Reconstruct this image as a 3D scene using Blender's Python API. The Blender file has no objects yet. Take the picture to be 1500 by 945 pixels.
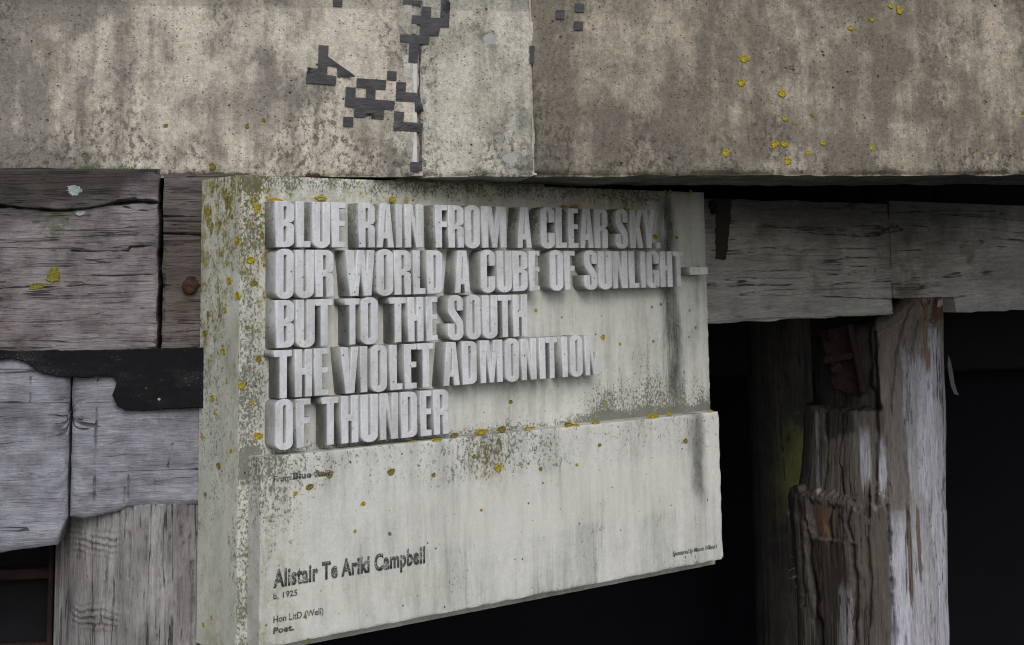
import bpy, bmesh, math, random
import numpy as np
from mathutils import Matrix, Vector

random.seed(7)
S = bpy.context.scene
COL = S.collection

# ---------------------------------------------------------------- camera
# pixel frame of the photograph: 1500 x 945
F, PX, TH, RO, HY = 2100.0, 750.0, math.radians(7.0), 0.014, 408.0
PY = HY - F * math.tan(TH)
Z0 = 2.0                                   # eye height above the water
cr, sr, cp, sp = math.cos(RO), math.sin(RO), math.cos(TH), math.sin(TH)
RV = np.array([cr, 0, -sr]); U0 = np.array([sr, 0, cr]); F0 = np.array([0, 1.0, 0])
FV = F0 * cp + U0 * sp
UV = U0 * cp - F0 * sp
cam = bpy.data.cameras.new('camera')
co = bpy.data.objects.new('camera', cam); COL.objects.link(co)
m = Matrix.Identity(4)
for i in range(3):
    m[i][0] = RV[i]; m[i][1] = UV[i]; m[i][2] = -FV[i]
m[2][3] = Z0
co.matrix_world = m
cam.sensor_width = 36.0
cam.lens = F / 1500 * 36
cam.shift_y = (PY - 472.5) / 1500
cam.clip_start = 0.05
cam.clip_end = 3000
S.camera = co

# ---------------------------------------------------------------- sky, sun, exposure
w = bpy.data.worlds.new('World'); S.world = w; w.use_nodes = True
nt = w.node_tree
bg = nt.nodes['Background']
sky = nt.nodes.new('ShaderNodeTexSky'); sky.sky_type = 'NISHITA'
sky.sun_disc = False
SUN = Vector((0.20, -0.86, 0.64)).normalized()
sky.sun_elevation = math.asin(SUN.z)
sky.sun_rotation = math.atan2(SUN.x, SUN.y)
sky.air_density = 1.0; sky.dust_density = 1.5; sky.ozone_density = 1.0
hs = nt.nodes.new('ShaderNodeHueSaturation'); hs.inputs['Saturation'].default_value = 0.6
nt.links.new(sky.outputs[0], hs.inputs['Color'])
nt.links.new(hs.outputs[0], bg.inputs['Color'])
bg.inputs['Strength'].default_value = 0.10
sun = bpy.data.lights.new('sun', 'SUN'); sun.energy = 1.2; sun.angle = math.radians(35)
sun.color = (1.0, 0.985, 0.965)
so = bpy.data.objects.new('sun', sun); COL.objects.link(so)
so.rotation_euler = SUN.to_track_quat('Z', 'Y').to_euler()
S.view_settings.view_transform = 'Standard'
S.view_settings.look = 'None'
S.view_settings.exposure = 0.42
S.view_settings.gamma = 1.0
S.cycles.use_denoising = True
S.cycles.denoiser = 'OPENIMAGEDENOISE'
S.cycles.denoising_input_passes = 'RGB_ALBEDO_NORMAL'
S.cycles.denoising_prefilter = 'ACCURATE'
S.cycles.filter_width = 1.15
S.cycles.max_bounces = 6
S.cycles.diffuse_bounces = 3

# ---------------------------------------------------------------- photo pixel -> place
def ray(x, y):
    return RV * (x - PX) + UV * (PY - y) + FV * F

class Frame:
    """A vertical plane: local x along it, local y up (eye height = 0), local z out of it."""
    def __init__(s, org, ang):
        s.o = np.array([org[0], org[1], 0.0])
        s.t = np.array([math.cos(ang), math.sin(ang), 0]); s.n = np.array([math.sin(ang), -math.cos(ang), 0])
        M = Matrix.Identity(4)
        for i in range(3):
            M[i][0] = s.t[i]; M[i][1] = (0, 0, 1)[i]; M[i][2] = s.n[i]; M[i][3] = s.o[i]
        M[2][3] = Z0
        s.M = M
    def uv(s, x, y, wd=0.0):
        d = ray(x, y)
        k = ((s.o + s.n * wd) @ s.n) / (d @ s.n)
        P = d * k - s.o
        return float(P @ s.t), float(P[2])
    def pts(s, lst, wd=0.0):
        return [s.uv(x, y, wd) for x, y in lst]
    def end(s, x, y, u):
        """hit on the plane local x = u: returns (v, w)"""
        d = ray(x, y); p = s.o + s.t * u
        P = d * ((p @ s.t) / (d @ s.t)) - s.o
        return float(P[2]), float(P @ s.n)

AP = math.radians(39); AB = math.radians(9)
d_ = ray(350, 300); C0 = d_ / d_[1] * 3.0
PL = Frame(C0, AP)                                    # plaque face
PB = Frame(C0 + PL.t * 0.0038 - PL.n * 0.175, AB)     # beam face and timbers left
PW = Frame(C0 - PL.n * 0.185, AP)                     # waler right

# ---------------------------------------------------------------- numpy noise
_rng = np.random.RandomState(3)
_T = _rng.rand(256, 256)
def vn(x, y):
    x = np.asarray(x, float); y = np.asarray(y, float)
    xi = np.floor(x).astype(int); yi = np.floor(y).astype(int)
    fx = x - xi; fy = y - yi
    fx = fx * fx * (3 - 2 * fx); fy = fy * fy * (3 - 2 * fy)
    a = _T[xi & 255, yi & 255]; b = _T[(xi + 1) & 255, yi & 255]
    c = _T[xi & 255, (yi + 1) & 255]; d = _T[(xi + 1) & 255, (yi + 1) & 255]
    return (a * (1 - fx) + b * fx) * (1 - fy) + (c * (1 - fx) + d * fx) * fy - 0.5
def fbm(x, y, o=4):
    r = 0; amp = 1.0
    for i in range(o):
        r = r + amp * vn(x * 2 ** i + 17.3 * i, y * 2 ** i + 9.1 * i); amp *= 0.5
    return r
def sst(x, a, b):
    t = np.clip((x - a) / (b - a), 0, 1); return t * t * (3 - 2 * t)
def dline(u, v, pl):
    """distance to a polyline and its signed side"""
    best = np.full(np.shape(u), 1e9)
    for (ax, ay), (bx, by) in zip(pl[:-1], pl[1:]):
        dx, dy = bx - ax, by - ay; L = dx * dx + dy * dy + 1e-12
        t = np.clip(((u - ax) * dx + (v - ay) * dy) / L, 0, 1)
        best = np.minimum(best, np.hypot(u - ax - t * dx, v - ay - t * dy))
    return best
def cracks(u, v, lst):
    """lst of (polyline, half width, depth)"""
    h = np.zeros(np.shape(u))
    ju = u + 0.0016 * fbm(u * 45, v * 45 + 5, 4); jv = v + 0.0022 * fbm(u * 25 + 40, v * 25, 5)
    for pl, wd, dp in lst:
        d = dline(ju, jv, pl)
        k = np.clip(0.55 + 1.5 * fbm(u * 28 + wd * 9e3, v * 28, 3), 0.12, 1.7)
        h = np.minimum(h, -dp * np.clip(k, 0.3, 1.2) * np.exp(-(d / (wd * k)) ** 1.5))
    return h

# ---------------------------------------------------------------- object helpers
def link(name, me, mat=None, parent=None, M=None):
    o = bpy.data.objects.new(name, me); COL.objects.link(o)
    if mat is not None and me is not None: me.materials.append(mat)
    if parent is not None: o.parent = parent
    elif M is not None: o.matrix_world = M
    return o
def root(name, M, label, cat, group=None):
    o = bpy.data.objects.new(name, None); COL.objects.link(o); o.matrix_world = M
    o.empty_display_size = 0.05
    tag(o, label, cat, group); return o
def tag(o, label=None, cat=None, group=None, kind=None):
    if label: o['label'] = label
    if cat: o['category'] = cat
    if group: o['group'] = group
    if kind: o['kind'] = kind
    return o
def mesh(name, v, f, smooth=False):
    me = bpy.data.meshes.new(name); me.from_pydata(v, [], f); me.update()
    if smooth: me.polygons.foreach_set('use_smooth', [True] * len(me.polygons))
    return me
def sheet(name, mat, us, vs, hf, depth, parent=None, M=None, warp=None, smooth=True, front_only=False):
    """solid slab whose front is a height field; us, vs are the grid lines; warp(U, V) moves the grid in its plane"""
    U, V = np.meshgrid(np.array(us), np.array(vs), indexing='ij')
    if warp: A, B = warp(U, V)
    else: A, B = U, V
    W = hf(A, B) if hf else np.zeros_like(A)
    nu, nv = A.shape
    verts = np.stack([A, B, W], -1).reshape(-1, 3).tolist()
    idx = lambda i, j: i * nv + j
    faces = [(idx(i, j), idx(i + 1, j), idx(i + 1, j + 1), idx(i, j + 1)) for i in range(nu - 1) for j in range(nv - 1)]
    nfront = len(faces)
    ring = [idx(i, 0) for i in range(nu)] + [idx(nu - 1, j) for j in range(1, nv)] + \
           [idx(i, nv - 1) for i in range(nu - 2, -1, -1)] + [idx(0, j) for j in range(nv - 2, 0, -1)]
    base = len(verts)
    for k in ring: verts.append([verts[k][0], verts[k][1], -depth])
    # separate rim so that the edge shades crisp
    rim = len(verts)
    for k in ring: verts.append(list(verts[k]))
    n = len(ring)
    for k in range(n):
        a, b = k, (k + 1) % n
        faces.append((rim + a, base + a, base + b, rim + b))
    faces.append(tuple(base + k for k in range(n - 1, -1, -1)))
    me = bpy.data.meshes.new(name); me.from_pydata(verts, [], faces); me.update()
    if smooth:
        sm = [True] * nfront + [False] * (len(faces) - nfront)
        me.polygons.foreach_set('use_smooth', sm)
    return link(name, me, mat, parent, M)
def lin(a, b, step, fine=None):
    """grid lines from a to b, closer together near both ends when fine is given"""
    n = max(2, int(round((b - a) / step)) + 1)
    g = list(np.linspace(a, b, n))
    if fine:
        e = [fine, fine * 2, fine * 3.5, fine * 6]
        g = sorted(set([round(x, 5) for x in g if a + e[-1] * 1.3 < x < b - e[-1] * 1.3] + [a, b] + [a + x for x in e] + [b - x for x in e]))
    return g
def prism(name, pts, w0, w1, mat, parent=None, M=None, bevel=0.0, hole=None, smooth=False, res=1):
    """flat outline(s) extruded from w0 to w1 with softened edges (through a filled curve)"""
    cu = bpy.data.curves.new(name, 'CURVE'); cu.dimensions = '2D'; cu.fill_mode = 'BOTH'
    for loop in [pts] + list(hole or []):
        sp_ = cu.splines.new('POLY'); sp_.points.add(len(loop) - 1)
        for q, (x, y) in zip(sp_.points, loop): q.co = (x, y, 0, 1)
        sp_.use_cyclic_u = True
    cu.extrude = (w1 - w0) / 2 - bevel
    cu.bevel_depth = bevel; cu.bevel_resolution = res; cu.offset = -bevel
    tmp = bpy.data.objects.new('tmp', cu); COL.objects.link(tmp)
    dg = bpy.context.evaluated_depsgraph_get()
    me = bpy.data.meshes.new_from_object(tmp.evaluated_get(dg))
    bpy.data.objects.remove(tmp); bpy.data.curves.remove(cu)
    me.name = name
    me.transform(Matrix.Translation((0, 0, (w0 + w1) / 2)))
    me.materials.clear()
    return link(name, me, mat, parent, M)
def box(name, a, b, mat, parent=None, M=None, bevel=0.003, jit=0.0, seg=1):
    bm = bmesh.new(); bmesh.ops.create_cube(bm, size=1)
    for v in bm.verts:
        v.co = Vector([(a[i] + b[i]) / 2 + v.co[i] * (b[i] - a[i]) + random.uniform(-jit, jit) for i in range(3)])
    if bevel: bmesh.ops.bevel(bm, geom=bm.edges[:], offset=bevel, segments=seg, affect='EDGES')
    me = bpy.data.meshes.new(name); bm.to_mesh(me); bm.free()
    return link(name, me, mat, parent, M)
def tube(name, path, r, mat, parent=None, M=None, n=6):
    v = []; f = []
    P = [Vector(p) for p in path]
    for i, p in enumerate(P):
        d = (P[min(i + 1, len(P) - 1)] - P[max(i - 1, 0)]).normalized()
        a = d.orthogonal().normalized(); b = d.cross(a)
        rr = r[i] if isinstance(r, (list, tuple)) else r
        for k in range(n):
            an = 2 * math.pi * k / n; v.append(p + a * rr * math.cos(an) + b * rr * math.sin(an))
    for i in range(len(P) - 1):
        for k in range(n):
            f.append((i * n + k, i * n + (k + 1) % n, (i + 1) * n + (k + 1) % n, (i + 1) * n + k))
    f.append(tuple(range(n - 1, -1, -1))); f.append(tuple((len(P) - 1) * n + k for k in range(n)))
    return link(name, mesh(name, v, f, True), mat, parent, M)
def lathe(name, prof, n, mat, parent=None, M=None, at=(0, 0, 0), wob=0.0):
    """profile of (radius, height along local z)"""
    v = []; f = []
    for r, h in prof:
        for k in range(n):
            an = 2 * math.pi * k / n; q = 1 + random.uniform(-wob, wob)
            v.append((at[0] + r * q * math.cos(an), at[1] + r * q * math.sin(an), at[2] + h))
    for i in range(len(prof) - 1):
        for k in range(n):
            f.append((i * n + k, i * n + (k + 1) % n, (i + 1) * n + (k + 1) % n, (i + 1) * n + k))
    f.append(tuple((len(prof) - 1) * n + k for k in range(n)))
    return link(name, mesh(name, v, f, False), mat, parent, M)

# ---------------------------------------------------------------- node helper
class X:
    def __init__(s, g, k): s.g = g; s.k = k
    def _m(s, op, o, r=False):
        a, b = (o, s) if r else (s, o)
        return s.g.math(op, a, b)
    def __add__(s, o): return s._m('ADD', o)
    def __radd__(s, o): return s._m('ADD', o)
    def __sub__(s, o): return s._m('SUBTRACT', o)
    def __rsub__(s, o): return s._m('SUBTRACT', o, True)
    def __mul__(s, o): return s._m('MULTIPLY', o)
    def __rmul__(s, o): return s._m('MULTIPLY', o)
    def __truediv__(s, o): return s._m('DIVIDE', o)
class G:
    def __init__(s, name):
        s.m = bpy.data.materials.new(name); s.m.use_nodes = True
        s.t = s.m.node_tree; s.p = s.t.nodes['Principled BSDF']
        tc = s.t.nodes.new('ShaderNodeTexCoord'); sx = s.t.nodes.new('ShaderNodeSeparateXYZ')
        s.t.links.new(tc.outputs['Object'], sx.inputs[0])
        s.obj = tc.outputs['Object']
        s.u, s.v, s.w = (X(s, sx.outputs[i]) for i in range(3))
    def put(s, val, inp):
        if isinstance(val, X): s.t.links.new(val.k, inp)
        elif hasattr(val, 'is_output'): s.t.links.new(val, inp)
        elif isinstance(val, tuple) and len(val) == 3 and inp.type == 'RGBA': inp.default_value = (*val, 1)
        else: inp.default_value = val
    def math(s, op, a, b=0.0, clamp=False):
        n = s.t.nodes.new('ShaderNodeMath'); n.operation = op; n.use_clamp = clamp
        s.put(a, n.inputs[0]); s.put(b, n.inputs[1]); return X(s, n.outputs[0])
    def vec(s, a, b, c):
        n = s.t.nodes.new('ShaderNodeCombineXYZ')
        for i, q in enumerate((a, b, c)): s.put(q, n.inputs[i])
        return n.outputs[0]
    def noise(s, scale, detail=3.0, rough=0.55, st=(1, 1, 1), off=0.0, dist=0.0):
        v = s.vec(s.u * st[0] + off, s.v * st[1] + off * 0.7, s.w * st[2])
        n = s.t.nodes.new('ShaderNodeTexNoise')
        s.put(v, n.inputs['Vector']); n.inputs['Scale'].default_value = scale
        n.inputs['Detail'].default_value = detail; n.inputs['Roughness'].default_value = rough
        n.inputs['Distortion'].default_value = dist
        return X(s, n.outputs['Fac'])
    def vor(s, scale, off=0.0, st=(1, 1, 1), feature='F1', out='Distance', rnd=1.0):
        v = s.vec(s.u * st[0] + off, s.v * st[1] + off * 0.7, s.w * st[2])
        n = s.t.nodes.new('ShaderNodeTexVoronoi'); n.feature = feature
        s.put(v, n.inputs['Vector']); n.inputs['Scale'].default_value = scale
        n.inputs['Randomness'].default_value = rnd
        if out == 'Both':
            sc = s.t.nodes.new('ShaderNodeSeparateColor'); s.t.links.new(n.outputs['Color'], sc.inputs[0])
            return X(s, n.outputs['Distance']), X(s, sc.outputs[0])
        return X(s, n.outputs[out])
    def ss(s, x, a, b):
        n = s.t.nodes.new('ShaderNodeMapRange'); n.interpolation_type = 'SMOOTHSTEP'
        s.put(x, n.inputs['Value']); n.inputs['From Min'].default_value = a; n.inputs['From Max'].default_value = b
        return X(s, n.outputs['Result'])
    def band(s, x, a, b, soft):
        return s.ss(x, a - soft, a + soft) * (1 - s.ss(x, b - soft, b + soft))
    def mix(s, f, a, b):
        n = s.t.nodes.new('ShaderNodeMix'); n.data_type = 'RGBA'; n.clamp_factor = True
        s.put(f, n.inputs[0]); s.put(a, n.inputs[6]); s.put(b, n.inputs[7]); return n.outputs[2]
    def mul(s, col, f):
        n = s.t.nodes.new('ShaderNodeMix'); n.data_type = 'RGBA'; n.blend_type = 'MULTIPLY'
        n.inputs[0].default_value = 1.0; s.put(col, n.inputs[6])
        c = s.t.nodes.new('ShaderNodeCombineColor')
        for i in range(3): s.put(f, c.inputs[i])
        s.t.links.new(c.outputs[0], n.inputs[7]); return n.outputs[2]
    def done(s, col, rough=0.85, h=None, dist=0.002, strength=1.0, spec=0.25, metal=0.0):
        s.put(col, s.p.inputs['Base Color']); s.put(rough, s.p.inputs['Roughness'])
        s.p.inputs['Specular IOR Level'].default_value = spec; s.p.inputs['Metallic'].default_value = metal
        if h is not None:
            b = s.t.nodes.new('ShaderNodeBump'); b.inputs['Distance'].default_value = dist
            b.inputs['Strength'].default_value = strength
            s.put(h, b.inputs['Height']); s.t.links.new(b.outputs[0], s.p.inputs['Normal'])
        return s.m

def flat(name, col, rough=0.7, spec=0.3, metal=0.0, var=0.25, scale=60):
    g = G(name); n = g.noise(scale, 4)
    return g.done(g.mul(col, n * var * 2 + (1 - var)), rough, n, 0.001, 0.6, spec, metal)

# ---------------------------------------------------------------- concrete of the wharf beam
def beam_mat(name, light, dark, tint, dirt, algae, seed, darkside=0.0):
    g = G(name)
    big = g.noise(3.2, 5, 0.6, (1, 0.8, 1), seed)
    streak = g.noise(5.0, 5, 0.65, (5.0, 0.45, 1), seed + 3)
    mid = g.noise(16, 5, 0.65, (1, 0.7, 1), seed + 8)
    lean = (1 - g.ss(g.u + (big - 0.5) * 0.5, -0.30, -0.10)) * 0.22 if seed < 5 else (g.band(g.u, 0.75, 0.82, 0.04) * 0.2 if seed > 20 and seed < 30 else 0.0)
    f = g.ss(big * 1.0 + streak * 0.5 + mid * 0.75 + lean, 1.02 - dirt, 1.36 - dirt)
    col = g.mix(f, light, dark)
    # tint clouds
    col = g.mix(g.ss(g.noise(7, 4, 0.6, (1, 1, 1), seed + 20), 0.45, 0.75) * 0.45, col, tint)
    # pale scuffs
    sc = g.ss(g.noise(30, 4, 0.7, (1.0, 0.35, 1), seed + 31), 0.60, 0.74) * g.ss(g.noise(5, 3, 0.5, (1, 1, 1), seed + 35), 0.48, 0.66)
    col = g.mix(sc * 0.55, col, (0.50, 0.47, 0.43))
    # sandy grain
    gr = g.noise(330, 2, 0.6, (1, 1, 1), seed); gr2 = g.noise(110, 3, 0.65, (1, 0.8, 1), seed + 2)
    col = g.mul(col, gr * 1.0 + gr2 * 1.05 - 0.02)
    # black mould, in clouds and towards the lower edge where it stays wet
    zone = g.ss(g.noise(6, 4, 0.6, (1.3, 0.6, 1), seed + 50) + (1 - g.ss(g.v, 0.22, 0.42)) * 0.16 * algae, 0.50, 0.68)
    mo = g.ss(g.noise(75, 4, 0.75, (1, 0.7, 1), seed + 55), 0.47, 0.60) * zone
    col = g.mix(mo * 0.72, col, (0.055, 0.054, 0.043))
    # blow holes
    d, r = g.vor(52, seed, (1, 1, 1), 'F1', 'Both')
    clus = g.ss(g.noise(4, 3, 0.6, (1, 1, 1), seed + 90), 0.42, 0.62)
    pit = (1 - g.ss(d + (gr2 - 0.5) * 0.2, 0.07, 0.17)) * g.ss(r, 0.78, 0.80) * (clus * 0.8 + 0.2)
    d2, r2 = g.vor(120, seed + 5, (1, 1, 1), 'F1', 'Both')
    pit2 = (1 - g.ss(d2, 0.14, 0.26)) * g.ss(r2, 0.72, 0.74)
    col = g.mix(g.math('MAXIMUM', pit, pit2 * 0.55) * 0.85, col, (0.03, 0.029, 0.026))
    # specks of young lichen
    d3, r3 = g.vor(40, seed + 9, (1, 1, 1), 'F1', 'Both')
    li = (1 - g.ss(d3 + gr2 * 0.1, 0.14, 0.2)) * g.ss(r3, 0.95, 0.955)
    col = g.mix(li * 0.6, col, (0.24, 0.20, 0.03))
    # darker grey above the form line
    if seed < 20: col = g.mix(g.ss(g.v + gr2 * 0.01, 0.612, 0.618) * 0.3, col, (0.09, 0.085, 0.08))
    h = gr * 0.35 + gr2 * 0.8 + mid * 0.8 - pit * 1.6 - pit2 * 0.7
    return g.done(col, 0.9, h, 0.0035, 0.9, 0.2)

M_BL = beam_mat('concrete_warm', (0.50, 0.452, 0.375), (0.18, 0.167, 0.143), (0.33, 0.292, 0.235), 0.03, 1.3, 1.0)
M_BM = beam_mat('concrete_green_grey', (0.47, 0.45, 0.385), (0.21, 0.205, 0.17), (0.30, 0.285, 0.215), 0.06, 0.9, 14.0)
M_BR = beam_mat('concrete_brown_grey', (0.37, 0.322, 0.258), (0.145, 0.129, 0.103), (0.23, 0.193, 0.142), 0.12, 1.0, 27.0)
M_MORT = beam_mat('mortar_pale', (0.46, 0.44, 0.39), (0.24, 0.225, 0.195), (0.34, 0.31, 0.25), 0.05, 0.2, 41.0)

# ---------------------------------------------------------------- concrete of the plaque
def plaque_mat(name, light, dark, which):
    g = G(name); u, v = g.u, g.v
    cl = g.noise(5, 5, 0.6, (1, 0.8, 1), 3.0)
    st = g.noise(6, 5, 0.65, (4.5, 0.5, 1), 9.0)
    col = g.mix(g.ss(cl * 0.7 + st * 0.8, 0.60, 0.98), light, dark)
    gr = g.noise(300, 2, 0.6); gr2 = g.noise(90, 4, 0.7, (1, 0.75, 1), 4.0)
    col = g.mul(col, gr * 0.4 + gr2 * 0.4 + 0.60)
    runs = g.ss(g.noise(8, 4, 0.65, (6, 0.3, 1), 61.0), 0.52, 0.72) * g.ss(cl, 0.40, 0.6)
    col = g.mix(runs * 0.5, col, (0.20, 0.20, 0.175))
    fine = g.noise(190, 4, 0.75, (1, 0.7, 1), 7.0)           # mould specks
    big = g.noise(38, 4, 0.75, (1.2, 0.7, 1), 12.0)
    jag = g.noise(14, 5, 0.7, (1.6, 0.5, 1), 17.0) - 0.5
    if which == 'slab':
        ledge = -0.352 + u * 0.0
        dens = 0.95 * g.ss(v + jag * 0.14, 0.165, 0.215) * (1 - 0.55 * g.ss(u + jag * 0.2, 1.20, 1.32))
        dens = dens + 0.9 * (1 - g.ss(u + jag * 0.05, 0.03, 0.085))
        dens = dens + 0.85 * g.ss(u + jag * 0.4, 0.82, 1.02) * g.band(v + jag * 0.25, -0.45, -0.265, 0.065)
        dens = dens + 0.9 * g.band(v + jag * 0.05, -0.40, -0.338, 0.013)
        dens = dens + 0.42 * g.ss(cl, 0.45, 0.65)
        stain = g.band(u + jag * 0.05 - (v + 0.1) * -0.03, 1.235, 1.295, 0.022) * g.band(v + jag * 0.15, -0.33, 0.21, 0.05)
        stain = stain * g.ss(g.noise(9, 4, 0.7, (3, 0.35, 1), 31.0), 0.28, 0.55)
        moss = 0.6 * g.ss(v + jag * 0.2, 0.13, 0.19) * (1 - g.ss(u + jag * 0.3, 0.62, 0.80)) + (1 - g.ss(u + jag * 0.07, 0.045, 0.085)) * (0.35 + 0.65 * g.ss(v + jag * 0.4, -0.15, 0.15)) + 0.8 * g.band(u + jag * 0.05, 0.045, 0.065, 0.012) * g.ss(v, -0.2, 0.1)
        moss = moss + g.band(u, 0.95, 1.18, 0.05) * g.ss(v, 0.15, 0.2) * 0.8
    elif which == 'block':
        dens = 0.42 * g.ss(v + jag * 0.22, -0.50, -0.37) + 0.6 * (1 - g.ss(u + jag * 0.1, 0.05, 0.22)) * g.ss(v, -0.62, -0.45)
        dens = dens + 0.5 * g.band(u + jag * 0.2, 0.53, 0.72, 0.05) * g.ss(v + jag * 0.2, -0.52, -0.42)
        dens = dens + 0.42 * g.ss(cl, 0.45, 0.65) + 0.5 * (1 - g.ss(v + jag * 0.02, -0.732, -0.722))
        stain = g.band(u + jag * 0.06, 1.275, 1.325, 0.02) * g.band(v + jag * 0.1, -0.575, -0.355, 0.04) * 0.85
        moss = g.band(u + jag * 0.1, 0.57, 0.66, 0.03) * g.ss(v + jag * 0.2, -0.52, -0.40) + 0.35 * (1 - g.ss(u, 0.05, 0.15))
        # rectangle scrubbed cleaner than the rest
        cln = g.band(u + jag * 0.02, 0.37, 1.22, 0.012) * g.band(v + jag * 0.012, -0.585, -0.455, 0.012)
        col = g.mix(cln * 0.35, col, (0.60, 0.59, 0.54))
        rust = g.band(u, 0.09, 0.5, 0.03) * g.band(v + jag * 0.08, -0.69, -0.61, 0.02) * g.ss(g.noise(30, 4, 0.7, (3, 0.3, 1), 3.0), 0.5, 0.7)
        col = g.mix(rust * 0.35, col, (0.42, 0.34, 0.24))
        dens = dens * (1 - cln * 0.6)
    else:                                                     # end faces
        dens = 0.75 * g.ss(g.noise(4, 4, 0.6, (1, 0.5, 1.5), 5.0), 0.32, 0.6)
        stain = g.w * 0.0
        moss = g.ss(g.noise(5, 4, 0.65, (1, 0.5, 2), 25.0), 0.40, 0.58) * (0.4 + 0.6 * g.ss(v + jag * 0.3, -0.55, 0.1))
        moss = moss + g.ss(v + jag * 0.2, 0.05, 0.2) * 0.8
    col = g.mix(stain * (big * 0.6 + fine * 0.6 + 0.28), col, (0.06, 0.06, 0.056))
    ms = moss * g.ss(big * 0.7 + fine * 0.4, 0.46, 0.66)
    col = g.mix(ms * 0.9, col, (0.23, 0.195, 0.025))
    sp = g.ss(fine + (big - 0.5) * 0.35 + dens * 0.19, 0.66, 0.76)
    col = g.mix(sp * 0.78, col, (0.085, 0.086, 0.062))
    d, r = g.vor(45, 2.0, (1, 1, 1), 'F1', 'Both')
    pit = (1 - g.ss(d, 0.07, 0.14)) * g.ss(r, 0.86, 0.87)
    col = g.mix(pit * 0.8, col, (0.05, 0.05, 0.045))
    d3, r3 = g.vor(70, 6.0, (1, 1, 1), 'F1', 'Both')
    li = (1 - g.ss(d3 + gr2 * 0.12, 0.16, 0.24)) * g.ss(r3 + dens * 0.10, 0.95, 0.97)
    col = g.mix(li * 0.8, col, (0.27, 0.22, 0.02))
    return g.done(col, 0.85, gr * 0.3 + gr2 * 0.6 - pit * 1.5 - sp * 0.3, 0.002, 0.8, 0.25)
M_SLAB = plaque_mat('plaque_concrete', (0.56, 0.56, 0.52), (0.38, 0.38, 0.345), 'slab')
M_BLOCK = plaque_mat('plaque_block_concrete', (0.57, 0.565, 0.525), (0.41, 0.408, 0.375), 'block')
M_ENDF = plaque_mat('plaque_end_concrete', (0.58, 0.575, 0.50), (0.40, 0.40, 0.33), 'end')

def letter_mat():
    g = G('letter_concrete')
    cl = g.noise(14, 4, 0.6, (1, 0.7, 1), 2.0); st = g.noise(9, 4, 0.6, (4, 0.6, 1), 5.0)
    col = g.mix(g.ss(cl * 0.7 + st * 0.7, 0.55, 0.95), (0.60, 0.61, 0.63), (0.43, 0.435, 0.44))
    side_grey = 1 - g.ss(g.w + (cl - 0.5) * 0.002, 0.0420, 0.0442)  # sides greyer than faces, shade between the letters put into the colour
    col = g.mix(side_grey, col, g.mix(g.ss(cl * 0.7 + st * 0.7, 0.50, 0.90), (0.46, 0.46, 0.445), (0.31, 0.31, 0.295)))
    warm = g.ss(g.noise(22, 3, 0.6, (1.6, 0.4, 1), 44.0), 0.60, 0.72) * g.ss(g.w, 0.036, 0.044)
    col = g.mix(warm * 0.4, col, (0.62, 0.56, 0.42))
    gr = g.noise(260, 3, 0.6); gr2 = g.noise(80, 4, 0.7, (1, 0.7, 1))
    col = g.mul(col, gr * 0.35 + gr2 * 0.45 + 0.60)
    # mould on the sides of the top row, near the panel
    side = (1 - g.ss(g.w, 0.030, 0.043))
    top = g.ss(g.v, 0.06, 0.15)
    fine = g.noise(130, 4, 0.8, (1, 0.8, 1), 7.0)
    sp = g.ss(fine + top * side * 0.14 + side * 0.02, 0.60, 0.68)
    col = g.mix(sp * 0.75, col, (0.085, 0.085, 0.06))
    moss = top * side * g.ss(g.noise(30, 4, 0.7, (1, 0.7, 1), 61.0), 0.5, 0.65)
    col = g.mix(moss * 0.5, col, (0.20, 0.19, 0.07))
    # dirt film on the sides, also painting in the shade between letters
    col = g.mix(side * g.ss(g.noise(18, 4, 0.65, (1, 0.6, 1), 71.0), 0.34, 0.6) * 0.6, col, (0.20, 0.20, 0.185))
    d, r = g.vor(70, 3.0, (1, 1, 1), 'F1', 'Both')
    pit = (1 - g.ss(d, 0.09, 0.17)) * g.ss(r, 0.88, 0.89)
    col = g.mix(pit * 0.85, col, (0.05, 0.05, 0.05))
    return g.done(col, 0.8, gr * 0.4 + gr2 * 0.5 - pit * 1.5, 0.0009, 0.8, 0.25)
M_LET = letter_mat()

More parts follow.
